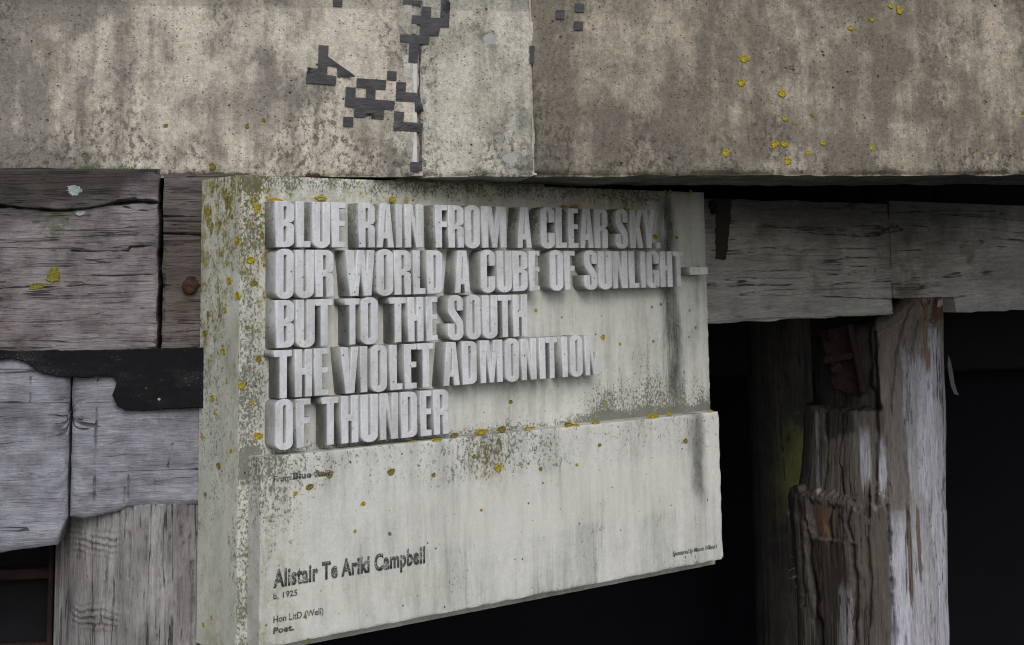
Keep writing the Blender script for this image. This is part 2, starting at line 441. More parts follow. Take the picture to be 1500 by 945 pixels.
# ---------------------------------------------------------------- weathered wood
def wood_mat(name, light, dark, tint, along='u', seed=0.0, wave=0.0, green=0.0, fiss=1.0, zones=None, gs=1.0):
    g = G(name)
    st = (0.10, 1.0, 0.6) if along == 'u' else (1.0, 0.10, 0.6)
    sw = (0.05, 1.0, 0.5) if along == 'u' else (1.0, 0.05, 0.5)
    g1 = g.noise(90 * gs, 5, 0.7, st, seed, wave); g2 = g.noise(360 * gs, 3, 0.65, st, seed + 3, wave)
    g3 = g.noise(420, 2, 0.6, (1, 1, 1), seed)
    cl = g.noise(5, 4, 0.6, (1, 1, 1), seed + 7); cl2 = g.noise(17, 4, 0.65, st if wave == 0 else (1, 1, 1), seed + 9)
    col = g.mix(g.ss(cl * 0.6 + cl2 * 0.7, 0.48, 0.86), light, dark)
    col = g.mix(g.ss(g.noise(9, 4, 0.6, (1, 1, 1), seed + 30), 0.48, 0.72) * 0.5, col, tint)
    if zones: col = zones(g, col)
    col = g.mul(col, g1 * 1.15 + g2 * 1.05 + g3 * 0.7 - 0.45)
    # short dark checks and hair cracks along the grain
    fi = g.ss(g.noise(110 * gs, 4, 0.7, st, seed + 15, wave), 0.62, 0.67) * fiss
    ln = g.math('ABSOLUTE', g.noise(9 * gs, 5, 0.62, (0.05, 1.2, 0.6) if along == 'u' else (1.3, 0.05, 0.6), seed + 44, wave) - 0.5)
    hair = (1 - g.ss(ln, 0.003, 0.009)) * g.ss(g.noise(7, 3, 0.6, (1, 1, 1), seed + 47), 0.42, 0.55)
    col = g.mix(g.math('MAXIMUM', fi * 0.40, hair * 0.8), col, (0.020, 0.018, 0.018))
    fi = g.math('MAXIMUM', fi, hair)
    if green: 
        ga = g.ss(g.noise(8, 4, 0.7, (1, 1, 1), seed + 60), 0.52, 0.68) * green
        col = g.mix(ga, col, (0.075, 0.075, 0.03))
    return g.done(col, 0.85, g1 * 0.9 + g2 * 0.7 - fi * 1.2, 0.004, 0.9, 0.2)

def lich_zone(px, py, r, colr, amt=0.8, frame=None, sharp=1.0):
    u0, v0 = frame.uv(px, py)
    def z(g, col):
        n1 = g.noise(60, 5, 0.75, (1, 1, 1), 3.0) - 0.5; n2 = g.noise(14, 4, 0.7, (1, 1, 1), 8.0) - 0.5
        du = g.u - u0; dv = g.v - v0
        d = g.math('SQRT', du * du + dv * dv * 1.0) + n2 * r * 1.3
        f = (1 - g.ss(d, r * 0.55, r)) * g.ss(n1, -0.08, 0.06)
        return g.mix(f * amt, col, colr)
    return z
def chain(*zs):
    def z(g, col):
        for q in zs: col = q(g, col)
        return col
    return z
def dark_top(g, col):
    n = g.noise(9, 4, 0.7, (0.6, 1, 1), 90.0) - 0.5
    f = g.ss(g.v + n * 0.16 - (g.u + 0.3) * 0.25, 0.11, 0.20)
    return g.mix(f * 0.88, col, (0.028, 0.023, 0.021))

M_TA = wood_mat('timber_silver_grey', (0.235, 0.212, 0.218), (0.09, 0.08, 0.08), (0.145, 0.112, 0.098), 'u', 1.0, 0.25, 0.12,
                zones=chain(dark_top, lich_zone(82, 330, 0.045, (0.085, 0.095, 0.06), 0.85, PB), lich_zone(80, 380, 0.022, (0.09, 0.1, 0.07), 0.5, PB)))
M_TB = wood_mat('crack_dark_brown', (0.13, 0.112, 0.105), (0.05, 0.043, 0.042), (0.085, 0.062, 0.05), 'u', 9.0, 0.0, 0.5)
M_TC = wood_mat('timber_blue_grey', (0.27, 0.272, 0.305), (0.125, 0.125, 0.142), (0.185, 0.182, 0.195), 'u', 21.0, 0.6, 0.0, 0.3, gs=0.8)
M_TD = wood_mat('timber_upright_grey', (0.33, 0.315, 0.315), (0.14, 0.132, 0.13), (0.21, 0.188, 0.175), 'v', 33.0, 0.0, 0.1, 0.9)

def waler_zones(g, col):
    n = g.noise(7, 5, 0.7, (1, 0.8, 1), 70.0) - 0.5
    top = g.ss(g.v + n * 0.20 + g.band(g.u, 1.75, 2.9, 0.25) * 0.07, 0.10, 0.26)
    col = g.mix(top * 0.7, col, (0.045, 0.042, 0.038))  # shadow of the beam painted into the waler's upper part
    gr = g.ss(g.noise(5, 4, 0.6, (1, 1, 1), 80.0) + g.band(g.u, 1.9, 2.1, 0.15) * 0.10 + g.band(g.u, 2.5, 2.75, 0.12) * 0.16, 0.58, 0.74) * g.band(g.v, -0.11, 0.16, 0.05)
    col = g.mix(gr * 0.6, col, (0.085, 0.078, 0.03))
    return col
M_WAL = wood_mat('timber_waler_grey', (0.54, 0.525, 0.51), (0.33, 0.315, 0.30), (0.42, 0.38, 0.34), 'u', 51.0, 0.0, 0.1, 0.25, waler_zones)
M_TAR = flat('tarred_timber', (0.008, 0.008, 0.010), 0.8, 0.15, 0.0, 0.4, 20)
def sheet_mat():
    g = G('black_rubber'); n = g.noise(260, 3, 0.7); n2 = g.noise(12, 4, 0.65, (0.6, 1.4, 1))
    c = g.mix(g.ss(n2, 0.45, 0.75) * 0.6, (0.009, 0.009, 0.011), (0.028, 0.027, 0.028))
    return g.done(g.mix(g.ss(n + n2 * 0.35, 0.82, 0.90) * 0.7, c, (0.20, 0.19, 0.18)), 0.75, n2 + n * 0.1, 0.006, 0.8, 0.05)
M_BLACK = sheet_mat()

def tape_mat():
    g = G('black_tape'); n = g.noise(25, 4, 0.6, (1, 1, 1)); n2 = g.noise(160, 3, 0.6, (0.3, 1, 1))
    return g.done(g.mix(g.ss(n, 0.4, 0.7), (0.014, 0.0145, 0.018), (0.030, 0.031, 0.036)), 0.5, n * 1.0 + n2 * 0.25, 0.004, 0.6, 0.4)
M_TAPE = tape_mat()
def rust_mat(name, a, b):
    g = G(name); n = g.noise(35, 5, 0.7); n2 = g.noise(140, 4, 0.7)
    return g.done(g.mul(g.mix(g.ss(n, 0.35, 0.7), a, b), n2 * 0.9 + 0.5), 0.85, n + n2, 0.004, 0.9, 0.25)
M_RUST = rust_mat('rust_brown', (0.045, 0.023, 0.019), (0.016, 0.011, 0.011))
M_RUST2 = rust_mat('rust_orange', (0.085, 0.040, 0.025), (0.022, 0.014, 0.012))
def lichen_mat(name, a, b):
    g = G(name); n = g.noise(420, 4, 0.75); n2 = g.noise(240, 3, 0.6)
    return g.done(g.mul(g.mix(g.ss(n2, 0.40, 0.60), a, b), n * 1.7 + 0.12), 0.9, n + n2, 0.003, 1.0, 0.15)
M_LI1 = lichen_mat('lichen_yellow', (0.56, 0.43, 0.03), (0.27, 0.225, 0.03))
M_LI2 = lichen_mat('lichen_olive', (0.28, 0.235, 0.035), (0.16, 0.145, 0.04))
M_LI3 = lichen_mat('lichen_pale_blue', (0.42, 0.48, 0.47), (0.28, 0.33, 0.31))
M_LI4 = lichen_mat('lichen_orange', (0.60, 0.38, 0.01), (0.42, 0.29, 0.015))
M_GRASS = flat('grass_green', (0.09, 0.15, 0.03), 0.6, 0.3, 0.0, 0.3, 90)
def water_mat():
    g = G('harbour_water'); n = g.noise(2.5, 4, 0.6, (1, 1, 1)); n2 = g.noise(11, 3, 0.6, (1, 1, 1))
    g.p.inputs['IOR'].default_value = 1.33
    return g.done((0.010, 0.016, 0.016), 0.12, n + n2 * 0.3, 0.06, 0.6, 0.5)
M_WATER = water_mat()
M_NEARBLACK = flat('near_black', (0.006, 0.0065, 0.009), 0.9, 0.1, 0.0, 0.4, 4)

# ================================================================ SETTING
def plane_obj(name, x0, x1, y0, y1, z, mat):
    me = mesh(name, [(x0, y0, z), (x1, y0, z), (x1, y1, z), (x0, y1, z)], [(0, 1, 2, 3)])
    return tag(link(name, me, mat), kind='structure')
plane_obj('water', -900, 900, -900, 900, 0.0, M_WATER)
added_wall = box('dark_backdrop', (-30, -0.5, 6.5), (30, 5, 8.0), M_NEARBLACK, None, None, 0)   # local y up
added_wall.matrix_world = Matrix(((1, 0, 0, 0), (0, 0, 1, 0), (0, 1, 0, 0), (0, 0, 0, 1)))
tag(added_wall, 'added dark backdrop wall far back beneath the wharf', 'wall')  # added wall that keeps the space under the wharf near black
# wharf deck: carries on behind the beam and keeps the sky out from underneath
dk = box('wharf_deck', (-30, 0.66, -9.0), (30, 0.92, -0.02), M_NEARBLACK, None, PB.M, 0)
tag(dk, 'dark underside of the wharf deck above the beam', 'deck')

# ================================================================ CONCRETE BEAM
beam = root('concrete_beam', PB.M, 'weathered concrete wharf beam in three cast lengths running above the plaque', 'beam')
ZB = 0.230
jl, _ = PB.uv(612, 150); jr, _ = PB.uv(781, 150)
patch = [PB.uv(718, 57), PB.uv(748, 232), PB.uv(745, 71), PB.uv(748, 24)]
def beam_h(seed, edges):
    def h(U, V):
        r = 0.0035 * fbm(U * 5 + seed, V * 5, 4) + 0.0012 * fbm(U * 60 + seed, V * 60, 3)
        r = r + 0.0
        # worn lower arris
        e = V - ZB; k = 0.5 + fbm(U * 22 + seed, V * 0 + 3, 4)
        r = r - 0.016 * np.clip(k, 0.1, 1.2) * np.exp(-(e / (0.004 + 0.006 * np.clip(k, 0, 1))) ** 2)
        for x in edges:
            k = 0.5 + fbm(V * 25 + seed, V * 0 + 7, 4)
            r = r - 0.010 * np.clip(k, 0.05, 1.2) * np.exp(-((U - x) / 0.0045) ** 2)
        for i, (pu, pv) in enumerate(patch):
            rr = (0.018, 0.017, 0.005, 0.007)[i]
            d = np.hypot(U - pu, (V - pv) * 1.2) + 0.006 * fbm(U * 90, V * 90, 3)
            r = r - (0.009, 0.003, 0.006, 0.004)[i] * (1 - sst(d, rr * 0.5, rr))
        return r
    return h
def ragged(seed, u0, u1, amt=0.004):
    def wp(U, V):
        A = U + amt * fbm(V * 18 + seed, V * 0, 4) * (1 - np.minimum(1, np.minimum(abs(U - u0), abs(U - u1)) / 0.02))
        B = V + 0.005 * fbm(U * 14 + seed, U * 0 + 2, 4) * (1 - np.minimum(1, (V - ZB) / 0.02))
        return A, B
    return wp
L0, L1 = -0.95, jl - 0.005
M0, M1 = jl + 0.007, jr - 0.001
R0, R1 = jr + 0.0015, 3.3
for nm, a, b, mt, sd, ed, st in (('beam_segment', L0, L1, M_BL, 1.7, [L1], 0.006), ('beam_segment', M0, M1, M_BM, 8.2, [M0, M1], 0.0045),
                                 ('beam_segment', R0, R1, M_BR, 15.9, [R0], 0.007)):
    o = sheet(nm, mt, lin(a, b, st, 0.0015), lin(ZB, 0.80, st, 0.0015), beam_h(sd, ed), 0.36, beam, None, ragged(sd, a, b))
    o['label'] = {M_BL: 'warm pale left length of the beam', M_BM: 'short grey green middle length of the beam', M_BR: 'brown grey right length of the beam'}[mt]
def mort_h(U, V): return -0.003 + 0.004 * fbm(U * 40, V * 25, 4)
mo = sheet('joint_mortar', M_MORT, lin(L1 - 0.006, M0 + 0.004, 0.003), lin(ZB + 0.002, 0.80, 0.006), lambda U, V: -0.0045 + 0.006 * fbm(U * 30, V * 20, 4), 0.3, beam)
mo['label'] = 'pale mortar smeared into the wide joint'
mo = sheet('joint_mortar', M_MORT, lin(M1 - 0.006, R0 + 0.006, 0.003), lin(ZB + 0.003, 0.80, 0.006), lambda U, V: -0.008 + 0.005 * fbm(U * 30 + 9, V * 20, 4), 0.3, beam)
mo['label'] = 'thin cracked mortar line in the narrow joint'
M_PLAS = flat('plaster_grey', (0.31, 0.31, 0.30), 0.85, 0.2, 0.0, 0.3, 70)
def smear(pts, mat, name, w1=0.0012):
    P = [PB.uv(x, y) for x, y in pts]
    out = []
    for (ax, ay), (bx, by) in zip(P, P[1:] + P[:1]):
        for k in range(6):
            x, y = ax + (bx - ax) * k / 6, ay + (by - ay) * k / 6
            out.append((x + 0.005 * float(fbm(np.array(x * 90 + 3), np.array(y * 90), 3)), y + 0.005 * float(fbm(np.array(x * 90), np.array(y * 90 + 31), 3))))
    return prism(name, out, -0.004, w1, mat, beam, None, 0.0006)
smear([(583, 10), (600, 6), (612, 20), (610, 48), (596, 50), (584, 40)], M_MORT, 'mortar_patch', 0.0019)
smear([(590, 82), (602, 80), (606, 120), (604, 165), (597, 150), (592, 110)], M_MORT, 'mortar_patch')
smear([(580, 199), (598, 196), (604, 208), (600, 250), (594, 250), (594, 212), (584, 206)], M_MORT, 'mortar_patch')
smear([(606, 92), (611, 92), (611, 250), (604, 250)], flat('filler_pale', (0.50, 0.50, 0.48), 0.85, 0.2, 0.0, 0.35, 80), 'joint_filler', 0.0016)['label'] = 'pale grey filler strip in the wide joint'
smear([(732, 222), (745, 218), (762, 222), (758, 236), (748, 243), (738, 236)], M_PLAS, 'plaster_patch', -0.0012)
smear([(703, 52), (715, 47), (731, 50), (733, 58), (725, 66), (712, 64)], M_PLAS, 'plaster_patch', -0.0050)
sp_ = smear([(613.5, 60), (615.5, 60), (616, 150), (619, 250), (616, 250), (613.5, 150)], M_TB, 'joint_crack_strip', 0.0014); sp_['label'] = 'raised dark brown strip standing in for the open crack along the wide joint'  # raised strip coloured dark in place of an open crack
# mortar bedding squeezed between plaque top and beam
ub0, _ = PL.uv(585, 262); ub1, _ = PL.uv(800, 270)
bedm = sheet('mortar_bed', M_MORT, lin(ub0, ub1, 0.006), lin(0.2245, 0.240, 0.004), lambda U, V: -0.012 + 0.008 * fbm(U * 20, V * 40, 3), 0.12, None, PL.M)
tag(bedm, 'pale mortar bedding squeezed between plaque top and beam', 'mortar')

# ================================================================ PLAQUE
plq = root('concrete_plaque', PL.M, 'pale concrete plaque with raised poem lettering set at an angle under the beam', 'plaque')
UL, UR, VT, VB = 0.0038, 1.4055, 0.2237, -0.752
WB = 0.050
def edge_h(u0, u1, v0, v1, base, chip=(), amp=0.0005, r=0.0035):
    def h(U, V):
        e = np.minimum(np.minimum(U - u0, u1 - U), np.minimum(V - v0, v1 - V))
        k = 0.55 + 1.2 * fbm(U * 45, V * 45, 3)
        q = base + amp * fbm(U * 9, V * 9, 3) - r * np.clip(k, 0.15, 1.6) * np.exp(-np.maximum(e, 0) / 0.0028)
        for cu, cv, rr, dp in chip:
            d = np.hypot(U - cu, V - cv) + rr * 0.7 * fbm(U * 120, V * 120, 3)
            q = q - dp * (1 - sst(d, rr * 0.3, rr))
        return q
    return h
o = sheet('slab', M_SLAB, lin(UL, UR, 0.006, 0.0012), lin(VB, VT, 0.006, 0.0012), edge_h(UL, UR, VB, VT, 0.0), 0.002, plq)
# end of the slab, turned to the near side: its own face so that lichen streaks can run down it
def end_piece(name, u, v0, v1, w0, w1, mat, chip=()):
    V, W = np.meshgrid(np.array(lin(v0, v1, 0.006, 0.0012)), np.array(lin(w0, w1, 0.005, 0.0012)), indexing='ij')
    e = np.minimum(W - w0, np.minimum(V - v0, v1 - V)); e2 = w1 - W
    k = np.clip(0.55 + 1.2 * fbm(V * 45, W * 45, 3), 0.1, 1.6)
    Uo = u - 0.0005 + 0.0008 * fbm(V * 9, W * 9, 3) + 0.003 * k * np.exp(-np.maximum(e2, 0) / 0.0025)
    nv, nw = V.shape
    vs = np.stack([Uo, V, W], -1).reshape(-1, 3).tolist()
    fs = [(i * nw + j, i * nw + j + 1, (i + 1) * nw + j + 1, (i + 1) * nw + j) for i in range(nv - 1) for j in range(nw - 1)]
    return link(name, mesh(name, vs, fs, True), mat, plq)
end_piece('slab_end', UL, VB, VT, -0.175, -0.0002, M_ENDF)
body = box('slab_body', (UL + 0.004, VB + 0.001, -0.175), (UR - 0.001, VT - 0.001, -0.0035), M_ENDF, plq, None, 0)
BU0, BU1, BV0, BV1 = 0.0275, 1.383, -0.7285, -0.3545
uc, vc = PL.uv(384, 692, WB)
chips = ((BU0, -0.362, 0.012, 0.010), (BU0 + 0.006, -0.380, 0.008, 0.006), (BU0, -0.395, 0.006, 0.006), (BU1, BV0, 0.006, 0.006))
o = sheet('name_block', M_BLOCK, lin(BU0, BU1, 0.006, 0.0012), lin(BV0, BV1, 0.006, 0.0012), edge_h(BU0, BU1, BV0, BV1, WB, chips), 0.001, plq,
          None, lambda U, V: (U, V + 0.0 * U))
o['label'] = 'lower block carrying the small printed lettering'
end_piece('block_end', BU0, BV0, BV1, 0.0005, WB - 0.0002, M_BLOCK)
# ------- letters
def rp(pts):
    """polygon with rounded corners; a point is (x, y) or (x, y, rx, ry)"""
    out = []; n = len(pts)
    for i, p in enumerate(pts):
        if len(p) == 2: out.append(p); continue
        x, y, rx, ry = p; a = pts[i - 1]; b = pts[(i + 1) % n]
        def toward(q):
            dx, dy = q[0] - x, q[1] - y; L = math.hypot(dx, dy)
            r = rx if abs(dx) > abs(dy) else ry
            if rx and ry and abs(dx) > 1e-6 and abs(dy) > 1e-6: r = (rx + ry) / 2
            r = min(r, L * 0.98); return (x + dx / L * r, y + dy / L * r)
        s0, s1 = toward(a), toward(b)
        for k in range(7):
            t = k / 6; c = 0.5523
            c0 = (s0[0] + c * (x - s0[0]), s0[1] + c * (y - s0[1])); c1 = (s1[0] + c * (x - s1[0]), s1[1] + c * (y - s1[1]))
            q = [(1 - t) ** 3 * s0[j] + 3 * (1 - t) ** 2 * t * c0[j] + 3 * (1 - t) * t * t * c1[j] + t ** 3 * s1[j] for j in (0, 1)]
            out.append(tuple(q))
    return out
A_, B_ = 0.43, 0.59            # counter left and right
RX, RY = 0.48, 0.15
SX, SY = 0.08, 0.03
cnt = lambda y0, y1, l=0: [(A_, y0) if not l else (A_, y0, SX, SY), (B_, y0, SX, SY), (B_, y1, SX, SY), (A_, y1) if not l else (A_, y1, SX, SY)]
GL = {
 'O': [[(0, -.02, RX, RY), (1, -.02, RX, RY), (1, 1.02, RX, RY), (0, 1.02, RX, RY)], cnt(.11, .89, 1)],
 'D': [[(0, 0), (1, 0, .42, .13), (1, 1, .42, .13), (0, 1)], cnt(.12, .88)],
 'B': [[(0, 0), (1, 0, .42, .13), (1, .515, .28, .09), (.70, .53), (1, .545, .28, .09), (1, 1, .42, .13), (0, 1)], cnt(.12, .45), cnt(.60, .88)],
 'R': [[(0, 0), (A_, 0), (A_, .43), (B_, .43, .08, .03), (B_, 0), (1, 0), (1, .50, .28, .08), (.70, .515), (1, .53, .28, .09), (1, 1, .42, .13), (0, 1)], cnt(.57, .88)],
 'L': [[(0, 0), (1, 0), (1, .14), (.55, .14), (.55, 1), (0, 1)]],
 'E': [[(0, 0), (1, 0), (1, .13), (.55, .13), (.55, .47), (.98, .47), (.98, .60), (.55, .60), (.55, .87), (1, .87), (1, 1), (0, 1)]],
 'F': [[(0, 0), (.55, 0), (.55, .48), (.98, .48), (.98, .62), (.55, .62), (.55, .87), (1, .87), (1, 1), (0, 1)]],
 'I': [[(0, 0), (1, 0), (1, 1), (0, 1)]],
 'U': [[(0, 1), (0, -.02, RX, RY), (1, -.02, RX, RY), (1, 1), (B_, 1), (B_, .12, SX, SY), (A_, .12, SX, SY), (A_, 1)]],
 'A': [[(0, 0), (.36, 0), (.40, .20), (.60, .20), (.64, 0), (1, 0), (.76, 1), (.24, 1)], [(.42, .34), (.58, .34), (.505, .84), (.495, .84)]],
 'N': [[(0, 0), (.35, 0), (.35, .70), (.60, 0), (1, 0), (1, 1), (.66, 1), (.66, .32), (.42, 1), (0, 1)]],
 'M': [[(0, 0), (.26, 0), (.265, .73), (.41, 0), (.61, 0), (.74, .73), (.74, 0), (1, 0), (1, 1), (.615, 1), (.51, .36), (.41, 1), (0, 1)]],
 'W': [[(0, 1), (.26, 1), (.325, .36), (.40, 1), (.64, 1), (.71, .36), (.76, 1), (1, 1), (.89, 0), (.60, 0), (.52, .66), (.43, 0), (.12, 0)]],
 'V': [[(0, 1), (.41, 1), (.515, .24), (.61, 1), (1, 1), (.77, 0), (.25, 0)]],
 'Y': [[(0, 1), (.40, 1), (.52, .60), (.64, 1), (1, 1), (.73, .40), (.73, 0), (.30, 0), (.30, .40)]],
 'K': [[(0, 0), (.42, 0), (.42, .33), (.47, .42), (.62, 0), (1, 0), (.74, .58), (.98, 1), (.62, 1), (.42, .62), (.42, 1), (0, 1)]],
 'T': [[(.29, 0), (.73, 0), (.73, .86), (1, .86), (1, 1), (0, 1), (0, .86), (.29, .86)]],
 'H': [[(0, 0), (.42, 0), (.42, .46), (.58, .46), (.58, 0), (1, 0), (1, 1), (.58, 1), (.58, .60), (.42, .60), (.42, 1), (0, 1)]],
 'S': [[(0, -.02, RX, RY), (1, -.02, RX, RY), (1, .40, .10, .10), (A_, .71, .08, .08), (A_, .89, SX, SY), (B_, .89, SX, SY), (B_, .66), (1, .66),
        (1, 1.02, RX, RY), (0, 1.02, RX, RY), (0, .62, .10, .10), (B_, .30, .08, .08), (B_, .11, SX, SY), (A_, .11, SX, SY), (A_, .37), (0, .37)]],
 'C': [[(1, .63), (1, 1.02, RX, RY), (0, 1.02, RX, RY), (0, -.02, RX, RY), (1, -.02, RX, RY), (1, .38), (B_, .38), (B_, .11, SX, SY), (A_, .11, SX, SY),
        (A_, .89, SX, SY), (B_, .89, SX, SY), (B_, .63)]],
 'G': [[(0, -.02, RX, RY), (.86, -.02, .30, .10), (1, .05), (1, .48), (.52, .48), (.52, .36), (.61, .36), (.61, .12, SX, SY), (A_, .11, SX, SY), (A_, .89, SX, SY),
        (B_, .89, SX, SY), (B_, .65), (1, .65), (1, 1.02, RX, RY), (0, 1.02, RX, RY)]],
 '.': [[(0, 0), (1, 0), (1, .15), (0, .15)]],
 'n': [[(0, 0), (.35, 0), (.35, .70), (.56, 0), (1, 0), (1, .42), (.93, .50), (.80, .58), (.70, .30), (.66, .32), (.42, 1), (0, 1)]],
}
WL = 0.046
ROWS = [
 # y at top and bottom of the capitals at two x positions; then letters with their left and right edge
 ((405, 294.3, 362.4), (953, 307.9, 363.7),
  'B 404 431.2 L 434 454.9 U 458.4 483.7 E 486.4 506.7 R 525.9 549.6 A 552 577.2 I 580.8 590 N 593.6 620 F 638.4 656 R 657.2 680 O 682 703.7 M 706 742 '
  'A 758.4 779.4 C 792.8 813 L 814.7 830.8 E 832.9 847.2 A 850.2 870 R 871.3 890.6 S 902.2 920 K 923 942 Y 941.5 959.6 . 961.5 966.8'),
 ((405, 365.8, 437.2), (1000, 368.3, 420.0),
  'O 404.8 430.9 U 433.6 460.5 R 462.4 489.3 W 507 548.8 O 552 576 R 578.4 602.9 L 606 624 D 626 648.8 A 666.4 689.6 C 704.8 725.6 U 728.8 750 '
  'B 751.7 773.3 E 776 791.5 O 806.2 825.4 F 827.7 842.7 S 856.3 875 U 877 896.5 N 897.9 919.2 L 922 936.5 I 939 945.9 G 948 965.8 H 968 985.7 T 987 1000.5'),
 ((405, 440.0, 510.3), (765, 431.4, 493.0),
  'B 404.6 431 U 433.8 461.2 T 462 487.2 T 505.6 527 O 528.8 554.4 T 571.4 595.2 H 597.9 620.8 E 625 641.8 S 657 679.6 O 683.8 704.8 U 707.6 729.5 T 730.3 750 H 752.4 773.4'),
 ((412, 513.2, 584.0), (868, 491.2, 549.8),
  'T 402.2 428.2 H 432.7 458 E 461.3 482 V 500 525.5 I 528.7 539 O 543.5 567 L 571.5 590 E 593.2 611 T 612.4 635.8 A 649.6 674 D 677.6 699 M 704.2 737 '
  'O 740.5 760.4 N 764 785.8 I 790.7 799.4 T 800.4 817 I 824 832.2 O 836 854.2 n 857.6 878'),
 ((440, 584.6, 656.2), (650, 570.6, 636.4),
  'O 404 430 F 434.4 455 T 472 496.6 H 500.6 526 U 529 553.6 N 557 583.6 D 588 612 E 616 632.4 R 636 658.2 . 664.5 669.5'),
]
for (xa, ta, ba), (xb, tb, bb), seq in ROWS:
    tok = seq.split()
    # the row's two lines are level in the place: take them at both ends and average
    vt = [PL.uv(xa, ta, WL)[1], PL.uv(xb, tb, WL)[1]]; vb = [PL.uv(xa, ba, WL)[1], PL.uv(xb, bb, WL)[1]]
    uu = [PL.uv(xa, ta, WL)[0], PL.uv(xb, tb, WL)[0]]
    for i in range(0, len(tok), 3):
        ch, x0, x1 = tok[i], float(tok[i + 1]), float(tok[i + 2])
        ym = ba + (bb - ba) * ((x0 + x1) / 2 - xa) / (xb - xa) - 30
        u0, u1 = PL.uv(x0, ym, WL)[0], PL.uv(x1, ym, WL)[0]
        k = ((u0 + u1) / 2 - uu[0]) / (uu[1] - uu[0])
        t0 = vt[0] + (vt[1] - vt[0]) * k; b0 = vb[0] + (vb[1] - vb[0]) * k
        jw = random.uniform(-0.0012, 0.0012)
        loops = [[(u0 + x * (u1 - u0), b0 + y * (t0 - b0)) for x, y in rp(lp)] for lp in GL[ch]]
        o = prism('full_stop' if ch == '.' else 'letter', loops[0], -0.004, WL + jw, M_LET, plq, None, 0.0010, loops[1:], res=0)
        if ch == 'n': o['label'] = 'last letter N with its upper corner broken off'
        if ch == '.' and ba > 600: o.scale.z = 0.45
d0 = PL.uv(1011.7, 397, WL)[0]; d1 = PL.uv(1037, 396.5, WL)[0]
va = PL.uv(1012, 391.4, WL)[1]; vb_ = PL.uv(1012, 402.6, WL)[1]
o = prism('dash', [(d0, vb_), (d1, vb_), (d1, va), (d0, va)], -0.004, WL, M_LET, plq, None, 0.0012)
o['label'] = 'long dash jutting past the edge of the slab'

# ------- small printed lettering on the block
def print_mat():
    g = G('worn_black_print'); n = g.noise(330, 3, 0.7); n2 = g.noise(60, 3, 0.6)
    f = g.ss(n * 0.7 + n2 * 0.4, 0.55, 0.68)
    return g.done(g.mix(f, (0.062, 0.064, 0.062), (0.42, 0.42, 0.40)), 0.85, n, 0.001, 0.5, 0.2)
M_PRINT = print_mat()
def lettering(txt, x0, y0, x1, y1, cap, bold=0.0, shear=0.0):
    """text fitted between two baseline pixels, cap height in pixels at its start"""
    a = PL.uv(x0, y0, WB); b = PL.uv(x1, y1, WB); c = PL.uv(x0, y0 - cap, WB)
    cu = bpy.data.curves.new('lettering', 'FONT'); cu.body = txt; cu.size = 1; cu.offset = bold; cu.shear = shear; cu.resolution_u = 3; cu.space_character = 1.0 + max(0, bold) * 2.2
    tmp = bpy.data.objects.new('tmp', cu); COL.objects.link(tmp)
    me = bpy.data.meshes.new_from_object(tmp.evaluated_get(bpy.context.evaluated_depsgraph_get()))
    bpy.data.objects.remove(tmp)
    xs = [v.co.x for v in me.vertices]
    sx = (b[0] - a[0]) / (max(xs) - min(xs)); sy = (c[1] - a[1]) / 0.73; x_ = min(xs)
    for v in me.vertices: v.co = Vector(((v.co.x - x_) * sx + a[0], v.co.y * sy + (a[1] + b[1]) / 2, WB + 0.0019))
    bm = bmesh.new(); bm.from_mesh(me)
    bmesh.ops.solidify(bm, geom=bm.faces[:], thickness=0.0006)
    bm.to_mesh(me); bm.free(); me.materials.clear()
    return link('lettering', me, M_PRINT, plq)
lettering('From', 400.5, 706.5, 425, 703, 9.5, 0.004)
lettering('Blue Rain', 429, 702.5, 486, 694.5, 9.5, 0.04)
lettering('Alistair Te Ariki Campbell', 400, 861, 622, 823, 26.5, 0.032)
lettering('b. 1925', 400, 877, 435, 872, 9, 0.012)
lettering('Hon LitD (Well)', 400, 912, 473, 899, 10, 0.004)
lettering('Poet.', 400, 928, 430, 922.5, 9, 0.035)
lettering("Sponsored by Moore Wilson's", 985, 815.5, 1050, 801.5, 7, 0.004, 0.3)

# ================================================================ TAPE
def tape(pts, zoomed, label, curl=None, group='black tape squares stuck on the beam'):
    s_ = 400 / 1303.0
    pp = [(430 + x * s_, y * s_) for x, y in pts] if zoomed == 2 else [(780 + x * 0.48, y * 0.48) for x, y in pts]
    P = [PB.uv(x, y, 0.003) for x, y in pp]
    o = prism('tape', P, 0.0022, 0.0031, M_TAPE, None, PB.M, 0)
    if curl:
        me = o.data; bm = bmesh.new(); bm.from_mesh(me)
        bmesh.ops.triangulate(bm, faces=bm.faces[:])
        bmesh.ops.subdivide_edges(bm, edges=bm.edges[:], cuts=3, use_grid_fill=True)
        for (cx, cy), r, lift in curl:
            c = PB.uv(430 + cx * s_, cy * s_)
            for v in bm.verts:
                d = math.hypot(v.co.x - c[0], v.co.y - c[1])
                if d < r: v.co.z += lift * (1 - d / r) ** 1.6
        bm.to_mesh(me); bm.free()
    return tag(o, label, 'tape', group)
tape([(120, 215), (168, 218), (165, 270), (185, 285), (235, 320), (270, 345), (295, 370), (208, 363), (208, 318), (162, 312), (160, 358), (204, 363), (202, 406),
      (60, 396), (63, 345), (75, 322), (110, 328), (117, 322)], 2, 'black tape with a square hole and a pulled out flap, beside the plain concrete', [((290, 365), 0.034, 0.010), ((66, 330), 0.012, 0.005)])
